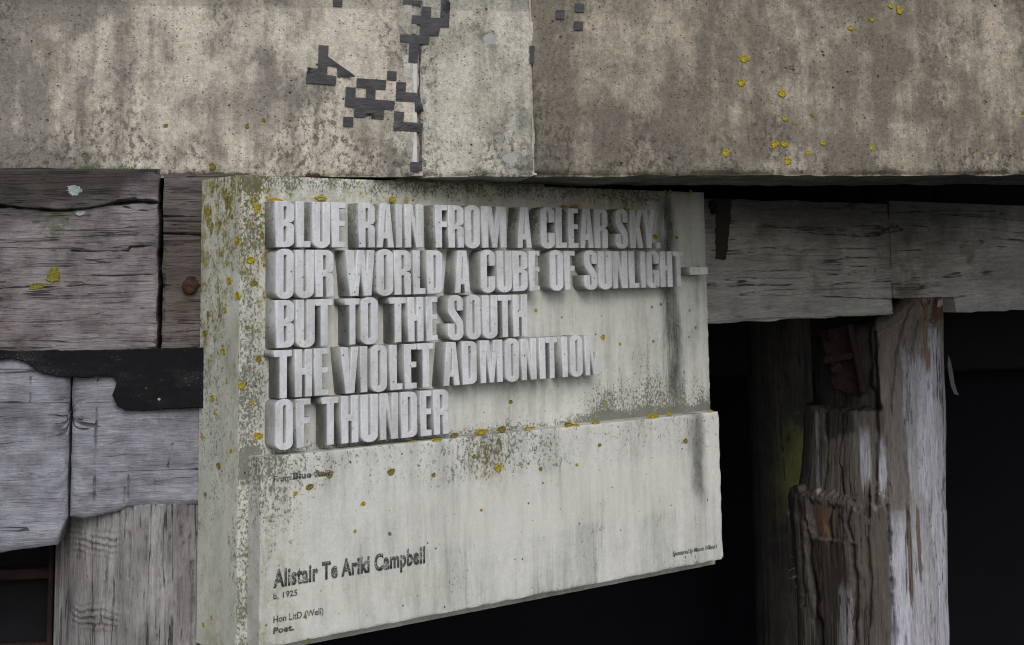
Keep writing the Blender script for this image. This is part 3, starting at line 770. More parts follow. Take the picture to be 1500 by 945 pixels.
tape([(302, 373), (442, 382), (440, 429), (392, 425), (390, 475), (483, 482), (480, 525), (433, 522), (430, 570), (372, 566), (370, 546), (335, 560), (288, 557),
      (291, 512), (245, 507), (250, 415), (297, 418), (295, 465), (345, 468), (347, 420), (300, 416)], 2, 'largest black tape blob with two notches, on the warm concrete', [((372, 548), 0.01, 0.003)])
tape([(447, 338), (493, 341), (491, 385), (445, 382)], 2, 'single black tape square above the tape hook by the mortar joint')
tape([(491, 390), (537, 393), (535, 440), (585, 443), (600, 460), (612, 495), (620, 535), (580, 533), (577, 487), (487, 482)], 2,
     'black tape hook ending in a curled tip across the mortar joint', [((616, 525), 0.022, 0.010)])
tape([(481, 530), (528, 535), (525, 582), (618, 587), (614, 632), (476, 620)], 2, 'black tape L shape crossing the mortar joint', [((480, 615), 0.02, 0.004), ((570, 600), 0.012, 0.003)])
tape([(238, 556), (286, 559), (284, 605), (236, 602)], 2, 'single black tape square under the largest tape blob')
tape([(523, 0), (613, 2), (611, 24), (523, 20)], 2, 'black tape strip at the head of the wide joint')
tape([(613, 30), (658, 33), (655, 85), (700, 85), (706, -20), (738, -20), (747, 30), (742, 130), (700, 128), (693, 170), (650, 168), (645, 212), (598, 210),
      (592, 300), (548, 297), (552, 204), (507, 200), (510, 163), (602, 168), (606, 118), (562, 112), (565, 72), (610, 75)], 2,
     'tall stepped black tape shape on the wide joint', [((745, 20), 0.02, 0.008)])
tape([(557, 772), (603, 774), (602, 820), (557, 818)], 2, 'single black tape square low on the joint just over the plaque')
tape([(1127, 217), (1150, 218), (1147, 305), (1127, 303)], 2, 'narrow black tape strip on the thin cracked joint')
tape([(190, -10), (235, -10), (232, 33), (188, 28)], 2, 'black tape square on the darker upper band of warm concrete')
for q in ((130, 10, 158, 37), (72, 30, 99, 58), (127, 65, 155, 93)):
    tape([(q[0], q[1]), (q[2], q[1] + 1), (q[2] - 1, q[3]), (q[0] - 1, q[3] - 1)], 3, 'small crinkled tape square on the brown grey concrete')

# ================================================================ LEFT TIMBERS
def P_(lst): return PB.pts(lst)
TS, TZ = PB.uv(231, 380)[0], None
z_top = PB.uv(120, 248)[1]; z_bot = PB.uv(120, 515)[1]
TA_CR = [(P_([(-120, 300), (0, 303), (45, 306), (90, 309), (130, 306), (165, 299), (200, 295), (240, 297)]), 0.0030, 0.045),
         (P_([(182, 303), (195, 308), (215, 309), (232, 305)]), 0.0022, 0.018),
         (P_([(-100, 360), (0, 362), (40, 363), (75, 367), (110, 362)]), 0.0010, 0.010), (P_([(105, 367), (140, 369), (188, 368), (192, 362), (232, 361)]), 0.0014, 0.016),
         (P_([(110, 405), (170, 404), (232, 402)]), 0.0010, 0.012), (P_([(-60, 424), (0, 423), (60, 420), (95, 421), (125, 418), (172, 419)]), 0.0010, 0.010),
         (P_([(130, 432), (232, 427)]), 0.0008, 0.006), (P_([(-80, 470), (0, 471), (232, 475)]), 0.0008, 0.005), (P_([(10, 341), (60, 341)]), 0.001, 0.006),
         (P_([(50, 392), (120, 390)]), 0.001, 0.006)]
def ta_h(U, V):
    y_s = np.interp(U, *zip(*TA_CR[0][0]))
    up = sst(V - y_s, -0.001, 0.003)
    r = 0.010 * up * (1 - 0.6 * sst(V - y_s, 0.0, 0.09)) + 0.010
    r = r + 0.0035 * fbm(U * 4, V * 12, 4) + 0.0011 * fbm(U * 9, V * 160, 3) + 0.0006 * fbm(U * 60, V * 300, 2)
    kn = PB.uv(197, 285); d = np.hypot(U - kn[0], V - kn[1])
    r = r + 0.0015 * np.cos(d * 900 + 4 * fbm(U * 50, V * 50, 2)) * np.exp(-(d / 0.02) ** 2)
    e = np.minimum(TS - U, np.minimum(V - z_bot, z_top - V))
    return r + cracks(U, V, TA_CR) - 0.006 * np.exp(-np.maximum(e, 0) / 0.004)
def ta_w(U, V):
    B = V + 0.006 * fbm(U * 12, V * 0 + 1, 4) * sst(abs(V - (z_top + z_bot) / 2), 0.12, 0.19)
    return U + 0.004 * fbm(V * 30, V * 0 + 4, 3) * sst(U, TS - 0.02, TS), B
ta = sheet('wharf_timber', M_TA, lin(-0.80, TS, 0.0024), lin(z_bot, z_top, 0.0012), ta_h, 0.30, None, PB.M, ta_w)
tag(ta, 'thick silver grey timber split by a long wavy crack, under the warm concrete', 'timber', 'weathered timbers left of the plaque')
pz0, pz1 = PB.uv(260, 512)[1], PB.uv(260, 254)[1]
pu0, pu1 = PB.uv(238, 380)[0], 0.10
TB_CR = [(P_([(236, 317), (296, 318)]), 0.0018, 0.012), (P_([(236, 342), (296, 345)]), 0.0018, 0.014), (P_([(236, 418), (296, 419)]), 0.002, 0.016),
         (P_([(238, 473), (296, 475)]), 0.0012, 0.006), (P_([(241, 360), (239, 420), (238, 500)]), 0.0035, 0.02), (P_([(245, 330), (280, 331)]), 0.001, 0.006)]
tb_ = sheet('wharf_timber', M_TB, lin(pu0, pu1, 0.0022), lin(pz0, pz1, 0.0014),
            lambda U, V: -0.004 + 0.004 * fbm(U * 6, V * 18, 4) + 0.002 * fbm(U * 12, V * 150, 3) + cracks(U, V, TB_CR), 0.28, None, PB.M,
            lambda U, V: (U + 0.004 * fbm(V * 25, V * 0, 3) * (1 - sst(U, pu0, pu0 + 0.02)), V + 0.004 * fbm(U * 20, U * 0 + 6, 3)))
tag(tb_, 'short dark brown timber with a rusty bolt, tight against the plaque end', 'timber', 'weathered timbers left of the plaque')
bc = PB.uv(280, 418)
bolt = root('rusty_bolt', PB.M @ Matrix.Translation((bc[0], bc[1], -0.008)), 'big rusty round bolt head in the short dark timber', 'bolt')
lathe('washer', [(0.026, -0.004), (0.026, 0.004), (0.020, 0.006)], 18, M_RUST, bolt, None, (0, 0, 0), 0.04)
hd = lathe('head', [(0.0195, 0.004), (0.0215, 0.012), (0.0205, 0.022), (0.0165, 0.029), (0.009, 0.031), (0.004, 0.029)], 13, M_RUST2, bolt, None, (0, 0, 0), 0.09); hd.rotation_euler = (0.12, -0.18, 0.3); bolt.scale = (0.8, 0.8, 0.9)
for x, y, r in ((452, 258, 0.0075), (463.5, 258.5, 0.0105)):
    c = PL.uv(x, y, -0.02)
    o = lathe('rusty_stud', [(r, -0.004), (r, 0.002), (r * 0.85, 0.006), (r * 0.4, 0.009)], 12, M_RUST2, None, PL.M @ Matrix.Translation((c[0], 0.2237, -0.02)) @ Matrix.Rotation(-math.pi / 2, 4, 'X'), (0, 0, 0.002), 0.05)
    tag(o, 'small red brown stud lying on the plaque top' if r < 0.01 else 'larger red brown stud lying on the plaque top', 'stud')
# black sheeting below the two upper timbers
sh = P_([(-60, 508), (20, 514), (160, 512), (330, 508), (330, 596), (250, 598), (205, 601), (185, 601), (172, 594), (166, 578), (172, 556), (166, 550), (120, 553), (85, 551), (62, 545), (40, 530), (20, 525), (-60, 528)])
def rough_outline(pts, step=0.006, amp=0.004):
    out = []
    for (ax, ay), (bx, by) in zip(pts, pts[1:] + pts[:1]):
        n = max(1, int(math.hypot(bx - ax, by - ay) / step))
        for k in range(n):
            x, y = ax + (bx - ax) * k / n, ay + (by - ay) * k / n
            out.append((x + amp * float(fbm(np.array(x * 70 + 3), np.array(y * 70), 3)), y + amp * float(fbm(np.array(x * 70), np.array(y * 70 + 31), 3))))
    return out
o = prism('black_sheet', rough_outline(sh), 0.010, 0.016, M_BLACK, None, PB.M, 0.002)
tag(o, 'black rubber sheet with a square tab hanging between the left timbers', 'rubber sheet')
for x, y in ((215, 568), (234, 584)):
    c = PB.uv(x, y)
    o = lathe('nail', [(0.0032, 0.0), (0.0030, 0.0015), (0.0012, 0.0022)], 8, M_RUST2 if x < 230 else M_LI3, None, PB.M @ Matrix.Translation((c[0], c[1], 0.0155)), (0, 0, 0))
    tag(o, 'rusty nail head in the black sheet tab' if x < 230 else 'pale bright nail head in the black sheet tab', 'nail')
# lower timbers
def low_timber(name, cols, crs, label, seed, wd):
    us = [c[0] for c in cols]
    top = lambda U: np.interp(U, us, [c[1] for c in cols]); bot = lambda U: np.interp(U, us, [c[2] for c in cols])
    U0_, U1_ = us[0], us[-1]
    def wp(U, T):
        a, b = bot(U), top(U)
        return U + 0.003 * fbm(T * 9 + seed, T * 0, 3) * (1 - np.minimum(1, np.minimum(U - U0_, U1_ - U) / 0.015)), a + (b - a) * T + 0.003 * fbm(U * 30, U * 0 + seed, 3)
    def h(U, V):
        T = (V - bot(U)) / (top(U) - bot(U))
        e = np.minimum(np.minimum(U - U0_, U1_ - U), np.minimum(T, 1 - T) * 0.3)
        g = fbm(U * 7 + seed + 1.5 * fbm(U * 5, V * 5, 2), V * 40 + 4 * fbm(U * 7, V * 4 + seed, 2), 3)
        rough = sst(0.35 - T, -0.1, 0.2)
        return wd + 0.004 * fbm(U * 5 + seed, V * 5, 3) + (0.0012 + 0.003 * rough) * g - 0.010 * np.exp(-np.maximum(e, 0) / 0.006) + cracks(U, V, crs)
    o = sheet(name, M_TC, lin(U0_, U1_, 0.0012), list(np.linspace(0, 1, 150)), h, 0.26, None, PB.M, wp)
    return tag(o, label, 'timber', 'weathered timbers left of the plaque')
def col3(x, yt, yb): u = PB.uv(x, (yt + yb) / 2)[0]; return (u, PB.uv(x, yt)[1], PB.uv(x, yb)[1])
LC_CR = [(P_([(45, 552), (45, 590)]), 0.0016, 0.012), (P_([(30, 690), (60, 700), (95, 690)]), 0.0015, 0.006)]
low_timber('wharf_timber', [col3(-210, 523, 806), col3(0, 524, 810), col3(45, 527, 804), col3(88, 528, 798), col3(96, 530, 770), col3(100, 530, 758)], LC_CR,
           'blue grey timber with combed grain and open sawn end, over the rusty bracket', 2.0, 0.004)
RC_CR = [(P_([(143, 556), (140, 640), (137, 750)]), 0.0017, 0.014), (P_([(188, 682), (187, 730)]), 0.0015, 0.01), (P_([(210, 684), (202, 700)]), 0.0015, 0.009),
         (P_([(253, 650), (245, 685)]), 0.0016, 0.010), (P_([(182, 715), (181, 740)]), 0.0012, 0.008), (P_([(228, 690), (226, 720)]), 0.0012, 0.006),
         (P_([(110, 590), (160, 575), (220, 580)]), 0.001, 0.004), (P_([(150, 655), (200, 640), (260, 645)]), 0.001, 0.004)]
low_timber('wharf_timber', [col3(104, 530, 758), col3(125, 530, 761), col3(150, 530, 756), col3(172, 535, 751), col3(190, 540, 744), col3(250, 540, 742), col3(330, 535, 738)], RC_CR,
           'blue grey timber with upright saw cracks, under the black sheet tab', 5.0, -0.002)
# upright pile end below
def pile_sheet(name, mat, M, cx, rx, rz, v0, v1, hfun, nphi, nv, parent, ph=(-1.75, 1.75)):
    """front part of a round pile: local x = across, y = up, z = out; cx and rx may depend on height"""
    ph_ = np.linspace(ph[0], ph[1], nphi); vs = np.linspace(v0, v1, nv)
    P, V = np.meshgrid(ph_, vs, indexing='ij')
    r = 1 + hfun(P, V)
    A = cx(V) + rx(V) * np.sin(P) * r; W = rz * (np.cos(P) * r - 1)
    n = nv
    verts = np.stack([A, V, W], -1).reshape(-1, 3).tolist()
    faces = [(i * n + j, (i + 1) * n + j, (i + 1) * n + j + 1, i * n + j + 1) for i in range(nphi - 1) for j in range(nv - 1)]
    k = len(verts)
    # top and bottom caps, back
    faces.append(tuple(i * n + n - 1 for i in range(nphi))); faces.append(tuple(i * n for i in range(nphi - 1, -1, -1)))
    faces.append(tuple([j for j in range(n)] + [(nphi - 1) * n + j for j in range(n - 1, -1, -1)]))
    return link(name, mesh(name, verts, faces, True), mat, parent, M)
xl, xr_ = PB.uv(62, 850)[0], 0.16
zt = PB.uv(180, 741)[1]
kn1, kn2 = PB.uv(132, 797), PB.uv(134, 908)
pcrk = [[PB.uv(x, y) for x, y in pl] for pl in ([(190, 750), (185, 850), (182, 950)], [(212, 750), (214, 860), (210, 950)], [(232, 745), (230, 940)], [(262, 748), (268, 800), (262, 945)],
        [(160, 760), (150, 860)], [(248, 745), (250, 860)], [(172, 770), (166, 950)], [(275, 745), (283, 860)])]
def ph(P, V):
    A = (xl + xr_) / 2 + (xr_ - xl) / 2 * np.sin(P)
    r = 0.02 * fbm(P * 3, V * 2, 3) + 0.018 * fbm(P * 30, V * 3, 4) + 0.006 * fbm(P * 90, V * 8, 2)
    for pl in pcrk:
        d = np.abs(A + 0.002 * fbm(V * 40, V * 0, 3) - np.interp(V, [p[1] for p in pl][::-1], [p[0] for p in pl][::-1])); r = r - 0.07 * np.exp(-(d / 0.0016) ** 2)
    for k in (kn1, kn2):
        q = np.exp(-((A - k[0]) / 0.050) ** 4) * np.exp(-((V - k[1]) / 0.022) ** 2)
        r = r + q * (0.020 * np.cos((V - k[1]) * 480 + 7 * fbm(A * 25, V * 9, 3)) * (1 + 2 * fbm(A * 40, V * 40, 2)) + 0.015)
    return r
ps = pile_sheet('timber_pile', M_TD, PB.M @ Matrix.Translation((0, 0, -0.004)), lambda V: (xl + xr_) / 2 + 0 * V, lambda V: (xr_ - xl) / 2 + 0 * V, 0.19, -2.0, zt, ph, 180, 420, None)
tag(ps, 'upright round pile with ridged scars and long splits, below the blue grey timbers', 'pile')
# rusty bracket in the gap
br = root('rusty_bracket', PB.M @ Matrix.Translation((PB.uv(30, 880)[0], PB.uv(30, 880)[1], -0.24)), 'rusty ladder shaped steel bracket in the dark gap under the blue grey timber', 'bracket')
box('side_bar', (0.020, -0.45, -0.02), (0.032, 0.085, 0.02), M_RUST, br, None, 0.002, 0.001)
box('side_bar', (-0.16, -0.45, -0.02), (-0.148, 0.085, 0.02), M_RUST, br, None, 0.002, 0.001)
for y in (0.012, -0.15):
    box('rung', (-0.15, y - 0.012, -0.012), (0.022, y + 0.010, 0.012), M_RUST, br, None, 0.002, 0.002)
box('black_backing', (-0.16, -0.45, -0.05), (0.03, 0.08, -0.04), M_TAR, br, None, 0.002)  # black panel added behind the bars, painting the gap's deep shade

# grass tufts on the ledge of the top timber
gv, gf = [], []
for x in list(np.arange(116, 142, 1.3)) + list(np.arange(150, 155, 2)) + list(np.arange(170, 200, 1.6)) + list(np.arange(208, 220, 2)):
    for _ in range(2):
        u = PB.uv(x + random.uniform(-2, 2), 246)[0]; v = z_top - 0.004; h = random.uniform(0.004, 0.013); a = random.uniform(-0.7, 0.7)
        w0 = random.uniform(0.006, 0.012); b = 0.0008; k = len(gv)
        gv += [(u - b, v, w0), (u + b, v, w0), (u + math.sin(a) * h * 0.5 + b * 0.7, v + h * 0.6, w0 + 0.002), (u + math.sin(a) * h * 0.5 - b * 0.7, v + h * 0.6, w0 + 0.002), (u + math.sin(a) * h, v + h, w0 + 0.004)]
        gf += [(k, k + 1, k + 2, k + 3), (k + 3, k + 2, k + 4)]
tag(link('grass', mesh('grass', gv, gf), M_GRASS, None, PB.M), 'thin green grass sprouting along the top of the silver grey timber', 'grass', None, 'stuff')

# ================================================================ RIGHT SIDE: WALERS, PILES
def W_(lst): return PW.pts(lst)
wa0, wa1 = 0.9, PW.uv(1308, 400)[0]
wz0, wz1 = PW.uv(1150, 468)[1], PW.uv(1150, 294)[1]
WA_CR = [(W_([(1036, 450), (1110, 447)]), 0.0018, 0.008), (W_([(1297, 413), (1310, 432), (1314, 440)]), 0.002, 0.012), (W_([(1094, 355), (1096, 375), (1092, 388)]), 0.0025, 0.012),
         (W_([(1215, 355), (1250, 351)]), 0.002, 0.008), (W_([(1182, 360), (1183, 380)]), 0.002, 0.008), (W_([(1060, 461), (1300, 452)]), 0.0012, 0.004), (W_([(1112, 348), (1119, 352), (1117, 360)]), 0.002, 0.008)]
def wa_h(U, V):
    e = np.minimum(V - wz0, wa1 - U)
    return 0.006 * fbm(U * 3, V * 12, 4) + 0.0018 * fbm(U * 10, V * 150, 3) + cracks(U, V, WA_CR) - 0.008 * np.exp(-np.maximum(e, 0) / 0.005)
wa = sheet('waler_timber', M_WAL, lin(wa0, wa1, 0.004), lin(wz0, wz1, 0.002), wa_h, 0.22, None, PW.M,
           lambda U, V: (U + 0.010 * fbm(V * 22, V * 0 + 3, 3) * sst(U, wa1 - 0.03, wa1), V + 0.006 * fbm(U * 9, V * 0, 4)))
tag(wa, 'long grey waler timber with a dark drip stain, running from the plaque to the pile', 'timber', 'waler timbers right of the plaque')
wb0, wb1 = wa1 + 0.004, PW.uv(1500, 400)[0] + 0.9
nt0 = PW.uv(1318, 438)[1]; nt1 = PW.uv(1450, 456)[1]; un0, un1 = PW.uv(1400, 440)[0], PW.uv(1402, 440)[0]
un2 = PW.uv(1424, 440)[0]
WB_CR = [(W_([(1443, 300), (1444, 410)]), 0.0016, 0.012), (W_([(1360, 420), (1400, 411), (1450, 406), (1510, 404)]), 0.0022, 0.014), (W_([(1314, 300), (1315, 430)]), 0.0014, 0.008),
         (W_([(1285, 396), (1318, 394)]), 0.002, 0.008), (W_([(1310, 385), (1335, 378)]), 0.002, 0.008)]
def wb_w(U, T):
    bot = nt0 + (nt1 - nt0) * sst(U, un0, un1) + 0.004 * fbm(U * 25, U * 0, 3)
    return U, bot + (wz1 + 0.012 - bot) * T
wb = sheet('waler_timber', M_WAL, lin(wb0, wb1, 0.006), list(np.linspace(0, 1, 80)),
           lambda U, V: -0.006 + 0.006 * fbm(U * 3 + 8, V * 12, 4) + 0.0018 * fbm(U * 10, V * 150 + 9, 3) + cracks(U, V, WB_CR), 0.22, None, PW.M, wb_w)
tag(wb, 'dark grey waler timber notched over the pile top', 'timber', 'waler timbers right of the plaque')
# tar drip and old hardware on the waler
M_DRIP = flat('dark_tar_drip', (0.035, 0.030, 0.022), 0.6, 0.35, 0.0, 0.3, 60)
dp = W_([(1048, 291), (1070, 291), (1069, 322), (1065, 350), (1062, 379), (1054, 381), (1047, 379), (1047, 330)])
tag(prism('tar_drip', rough_outline(dp, 0.005, 0.006), 0.001, 0.0045, M_DRIP, None, PW.M, 0.001), 'dark brown drip of tar on the waler beside the plaque', 'tar stain')
for k, (x, y, rx) in enumerate(((1042, 301, 0.013), (1043, 310, 0.009))):
    c = PW.uv(x, y)
    o = lathe('bolt_stub', [(rx, -0.01), (rx, 0.006), (rx * 0.8, 0.010)], 12, M_RUST, None, PW.M @ Matrix.Translation((c[0], c[1], 0.002)), (0, 0, 0), 0.08)
    tag(o, 'upper rusty stub beside the tar drip' if k == 0 else 'lower smaller rusty stub beside the tar drip', 'bolt')
c = PW.uv(1290, 396)
o = box('steel_dog', (c[0] - 0.035, c[1] - 0.010, 0.0), (c[0] + 0.05, c[1] + 0.008, 0.006), M_WAL, None, PW.M, 0.002, 0.001)
tag(o, 'short grey batten nailed across the waler joint', 'batten')
# tarred stringer boards up in the gap between beam and waler
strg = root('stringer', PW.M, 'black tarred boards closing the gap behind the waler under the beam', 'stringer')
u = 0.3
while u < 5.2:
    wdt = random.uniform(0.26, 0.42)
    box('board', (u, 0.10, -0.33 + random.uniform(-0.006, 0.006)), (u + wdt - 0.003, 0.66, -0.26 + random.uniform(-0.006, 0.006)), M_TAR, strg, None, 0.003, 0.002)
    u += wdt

# ---- foreground pile
cdir = ray(1280, 700); ang_p = math.atan2(cdir[0], cdir[1])
pw = PW.uv(1300, 460)
base = PW.o + PW.t * pw[0] - PW.n * 0.02
PP = Frame(base[:2], -ang_p)
Lx = [(437, 1316), (448, 1300), (470, 1262), (486, 1212), (500, 1184), (560, 1175), (600, 1176), (700, 1170), (728, 1166), (745, 1162), (800, 1166), (945, 1168), (1400, 1172)]
Rx = [(437, 1386), (500, 1388), (700, 1391), (945, 1394), (1400, 1400)]
def vx(tab):
    q = sorted([(PP.uv(x, y)[1], PP.uv(x, y)[0]) for y, x in tab]); return [a for a, b in q], [b for a, b in q]
LV, RVx = vx(Lx), vx(Rx)
fcx = lambda V: (np.interp(V, *LV) + np.interp(V, *RVx)) / 2
frx = lambda V: (np.interp(V, *RVx) - np.interp(V, *LV)) / 2
brk = [PP.uv(x, y) for x, y in ((1150, 728), (1200, 722), (1232, 726), (1262, 748), (1275, 752), (1276, 716), (1300, 730), (1335, 742), (1360, 745), (1385, 765), (1410, 770))]
notch = [PP.uv(x, y) for x, y in ((1190, 725), (1246, 793))]
ptop, pbot = PP.uv(1350, 437)[1], -2.0
shelf = PP.uv(1230, 600)[1]; shl = PP.uv(1288, 600)[0]
PSPL = [([PP.uv(x, y) for x, y in pl], wd, dp) for pl, wd, dp in (
    ([(1281, 486), (1284, 560), (1286, 640), (1284, 740)], 0.005, 0.12), ([(1300, 742), (1306, 830), (1312, 960)], 0.005, 0.12),
    ([(1252, 800), (1256, 860), (1250, 960)], 0.006, 0.10), ([(1190, 770), (1194, 850), (1204, 960)], 0.007, 0.14), ([(1232, 612), (1229, 680), (1236, 730)], 0.004, 0.08),
    ([(1208, 610), (1212, 660), (1206, 722)], 0.004, 0.07), ([(1272, 770), (1276, 860), (1270, 960)], 0.004, 0.07), ([(1345, 470), (1330, 540), (1326, 640), (1332, 740)], 0.003, 0.05),
    ([(1330, 452), (1312, 520), (1304, 600)], 0.003, 0.05), ([(1362, 470), (1350, 560), (1347, 690)], 0.003, 0.05), ([(1366, 780), (1370, 880), (1366, 960)], 0.003, 0.05),
    ([(1222, 745), (1216, 770), (1219, 795)], 0.006, 0.10), ([(1250, 735), (1244, 765), (1252, 790)], 0.004, 0.08), ([(1178, 745), (1182, 800), (1176, 900)], 0.005, 0.10))]
def pile_h(P, V):
    A = fcx(V) + frx(V) * np.sin(P)
    spl = np.zeros(np.shape(A))
    for pl, wd, dp in PSPL:
        k = np.clip(0.7 + 1.4 * fbm(V * 20 + wd * 900, A * 8, 3), 0.15, 1.8)
        spl = np.minimum(spl, -dp * np.exp(-(dline(A + 0.006 * fbm(V * 25, A * 20, 4), V, pl) / (wd * k)) ** 1.4))
    lean = (V - shelf) * 0.5 * sst(V, shelf + 0.05, ptop)
    r = spl + 0.05 * fbm(P * 2.2, V * 2.2, 3) + 0.010 * fbm(P * 14 - lean * 14, V * 2.5, 5) + 0.010 * fbm(P * 60 - lean * 50, V * 5, 4)
    yb = np.interp(A, [b[0] for b in brk], [b[1] for b in brk]) + 0.03 * fbm(A * 55, A * 0, 4)
    below = 1 - sst(V - yb, -0.006, 0.004)
    r = r + 0.11 * below * (1 - 0.7 * sst(yb - V, 0.05, 0.4)) * (0.10 + 0.90 * sst(-P, -0.55, 0.25))
    Aj = A + 0.02 * fbm(V * 30, A * 30, 3); Vj = V + 0.03 * fbm(A * 30 + 7, V * 10, 3) + 0.25 * (A - notch[0][0])
    inn = sst(Aj, notch[0][0], notch[0][0] + 0.012) * (1 - sst(Aj, notch[1][0] - 0.03, notch[1][0])) * sst(V + 0.006 * fbm(A * 50, A * 0, 2), notch[1][1] - 0.003, notch[1][1] + 0.004) * (1 - sst(Vj, notch[0][1] - 0.03, notch[0][1] + 0.005))
    r = r - 0.06 * inn
    left = 1 - sst(A + 0.03 * fbm(V * 9, V * 0, 4), shl - 0.02, shl); V = V + 0.012 * fbm(A * 40, A * 0 + 5, 3)
    r = r - 0.16 * left * sst(V, shelf - 0.004, shelf + 0.006) * (1 - 0.3 * sst(V, shelf + 0.02, shelf + 0.2))
    kx = PP.uv(1375, 455)
    r = r - 0.06 * np.exp(-((A - kx[0]) / 0.018) ** 2 - ((V - kx[1]) / 0.012) ** 2)
    return r
def pile_zone(g, col):
    n = g.noise(6, 5, 0.65, (4, 0.5, 1), 15.0) - 0.5
    m_ = g.noise(9, 5, 0.7, (1, 0.7, 1), 25.0) - 0.5
    stk = g.noise(26, 5, 0.7, (2.4, 0.10, 1), 35.0); stk2 = g.noise(90, 4, 0.7, (1.6, 0.14, 1), 39.0)
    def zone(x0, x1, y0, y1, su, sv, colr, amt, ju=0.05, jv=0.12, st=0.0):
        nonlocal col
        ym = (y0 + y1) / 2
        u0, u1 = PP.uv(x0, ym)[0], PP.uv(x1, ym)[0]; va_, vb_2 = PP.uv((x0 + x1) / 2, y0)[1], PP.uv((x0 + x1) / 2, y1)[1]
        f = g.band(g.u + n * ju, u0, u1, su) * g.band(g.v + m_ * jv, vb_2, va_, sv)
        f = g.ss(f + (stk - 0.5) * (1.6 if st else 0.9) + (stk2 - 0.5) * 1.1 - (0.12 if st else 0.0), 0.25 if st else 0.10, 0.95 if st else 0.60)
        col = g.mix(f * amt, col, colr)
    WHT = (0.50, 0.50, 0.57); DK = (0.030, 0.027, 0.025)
    zone(1100, 1420, 420, 560, 0.03, 0.06, (0.19, 0.16, 0.135), 0.65)
    zone(1284, 1350, 480, 760, 0.015, 0.05, (0.165, 0.148, 0.135), 0.75, 0.06, 0.1)
    zone(1348, 1420, 520, 1500, 0.02, 0.10, (0.36, 0.355, 0.39), 0.75, 0.08, 0.3)
    zone(1312, 1350, 755, 1500, 0.015, 0.03, (0.33, 0.325, 0.36), 0.7, 0.06, 0.1)
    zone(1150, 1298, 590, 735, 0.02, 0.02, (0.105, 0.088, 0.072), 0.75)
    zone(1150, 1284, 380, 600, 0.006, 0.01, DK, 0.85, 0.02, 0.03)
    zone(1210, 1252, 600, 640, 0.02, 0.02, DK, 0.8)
    zone(1150, 1312, 742, 1400, 0.012, 0.03, (0.075, 0.062, 0.052), 0.85, 0.04)
    zone(1190, 1250, 795, 1400, 0.008, 0.01, (0.026, 0.021, 0.019), 0.85, 0.03, 0.02)
    zone(1165, 1190, 760, 1000, 0.008, 0.03, (0.20, 0.175, 0.145), 0.6)
    zone(1236, 1262, 860, 1400, 0.015, 0.05, (0.28, 0.27, 0.29), 0.6, 0.05, 0.1, 0.1)
    zone(1200, 1222, 738, 788, 0.010, 0.015, (0.13, 0.070, 0.035), 0.6)
    zone(1345, 1372, 525, 745, 0.014, 0.09, WHT, 0.85, 0.05, 0.1, 0.16)
    zone(1376, 1400, 470, 1400, 0.010, 0.05, WHT, 0.75, 0.05, 0.1, 0.10)
    zone(1316, 1345, 760, 1400, 0.014, 0.09, WHT, 0.75, 0.03, 0.05, 0.16)
    zone(1350, 1372, 780, 1400, 0.015, 0.05, (0.40, 0.39, 0.45), 0.7, 0.05, 0.1, 0.1)
    zone(1286, 1300, 640, 730, 0.007, 0.09, WHT, 0.9, 0.03, 0.1, 0.2)
    zone(1259, 1277, 625, 725, 0.008, 0.09, WHT, 0.75, 0.03, 0.1, 0.16)
    zone(1194, 1201, 605, 735, 0.004, 0.03, (0.40, 0.39, 0.41), 0.75, 0.03, 0.1, 0.16)
    zone(1330, 1336, 752, 880, 0.003, 0.05, (0.12, 0.088, 0.05), 0.9, 0.01)
    zone(1345, 1350, 752, 850, 0.003, 0.04, (0.13, 0.095, 0.055), 0.9, 0.01)
    zone(1354, 1362, 448, 540, 0.006, 0.03, (0.16, 0.085, 0.035), 0.75, 0.04)
    zone(1368, 1384, 436, 470, 0.006, 0.012, (0.12, 0.055, 0.025), 0.8, 0.03)
    return col
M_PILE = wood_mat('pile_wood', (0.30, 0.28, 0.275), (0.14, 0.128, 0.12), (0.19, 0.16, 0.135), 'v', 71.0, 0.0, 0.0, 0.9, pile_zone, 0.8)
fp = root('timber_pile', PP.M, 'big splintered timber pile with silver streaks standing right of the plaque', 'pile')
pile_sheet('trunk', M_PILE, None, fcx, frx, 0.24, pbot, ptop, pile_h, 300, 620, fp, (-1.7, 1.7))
fv = []
for k in range(46):                                    # loose fibres on its broken left edge
    y = random.choice([random.uniform(728, 760), random.uniform(795, 850), random.uniform(725, 870)])
    x = np.interp(y, [q[0] for q in Lx], [q[1] for q in Lx]) + random.uniform(-2, 8)
    c = PP.uv(x, y, -0.19)
    p = [Vector((c[0], c[1], -0.19))]
    dv = Vector((random.uniform(-1, 0.1), random.uniform(-1, 1), random.uniform(-0.2, 0.8))).normalized()
    for _ in range(3):
        dv = (dv + Vector((random.uniform(-.8, .8), random.uniform(-.8, .8), random.uniform(-.5, .5)))).normalized(); p.append(p[-1] + dv * random.uniform(0.006, 0.014))
    fv.append(p)
M_FIB = flat('pale_fibre', (0.36, 0.32, 0.29), 0.7)
bm = bmesh.new()
for p in fv:
    rr = random.uniform(0.0007, 0.0016); prev = None
    for q in p:
        vs = [bm.verts.new(q + Vector((rr * math.cos(a), rr * math.sin(a), rr * math.sin(a + 1)))) for a in (0, 2.1, 4.2)]
        if prev:
            for i in range(3): bm.faces.new((prev[i], prev[(i + 1) % 3], vs[(i + 1) % 3], vs[i]))
        prev = vs; rr *= 0.7
me = bpy.data.meshes.new('splinters'); bm.to_mesh(me); bm.free()
tag(link('splinters', me, M_FIB, fp), kind='stuff')
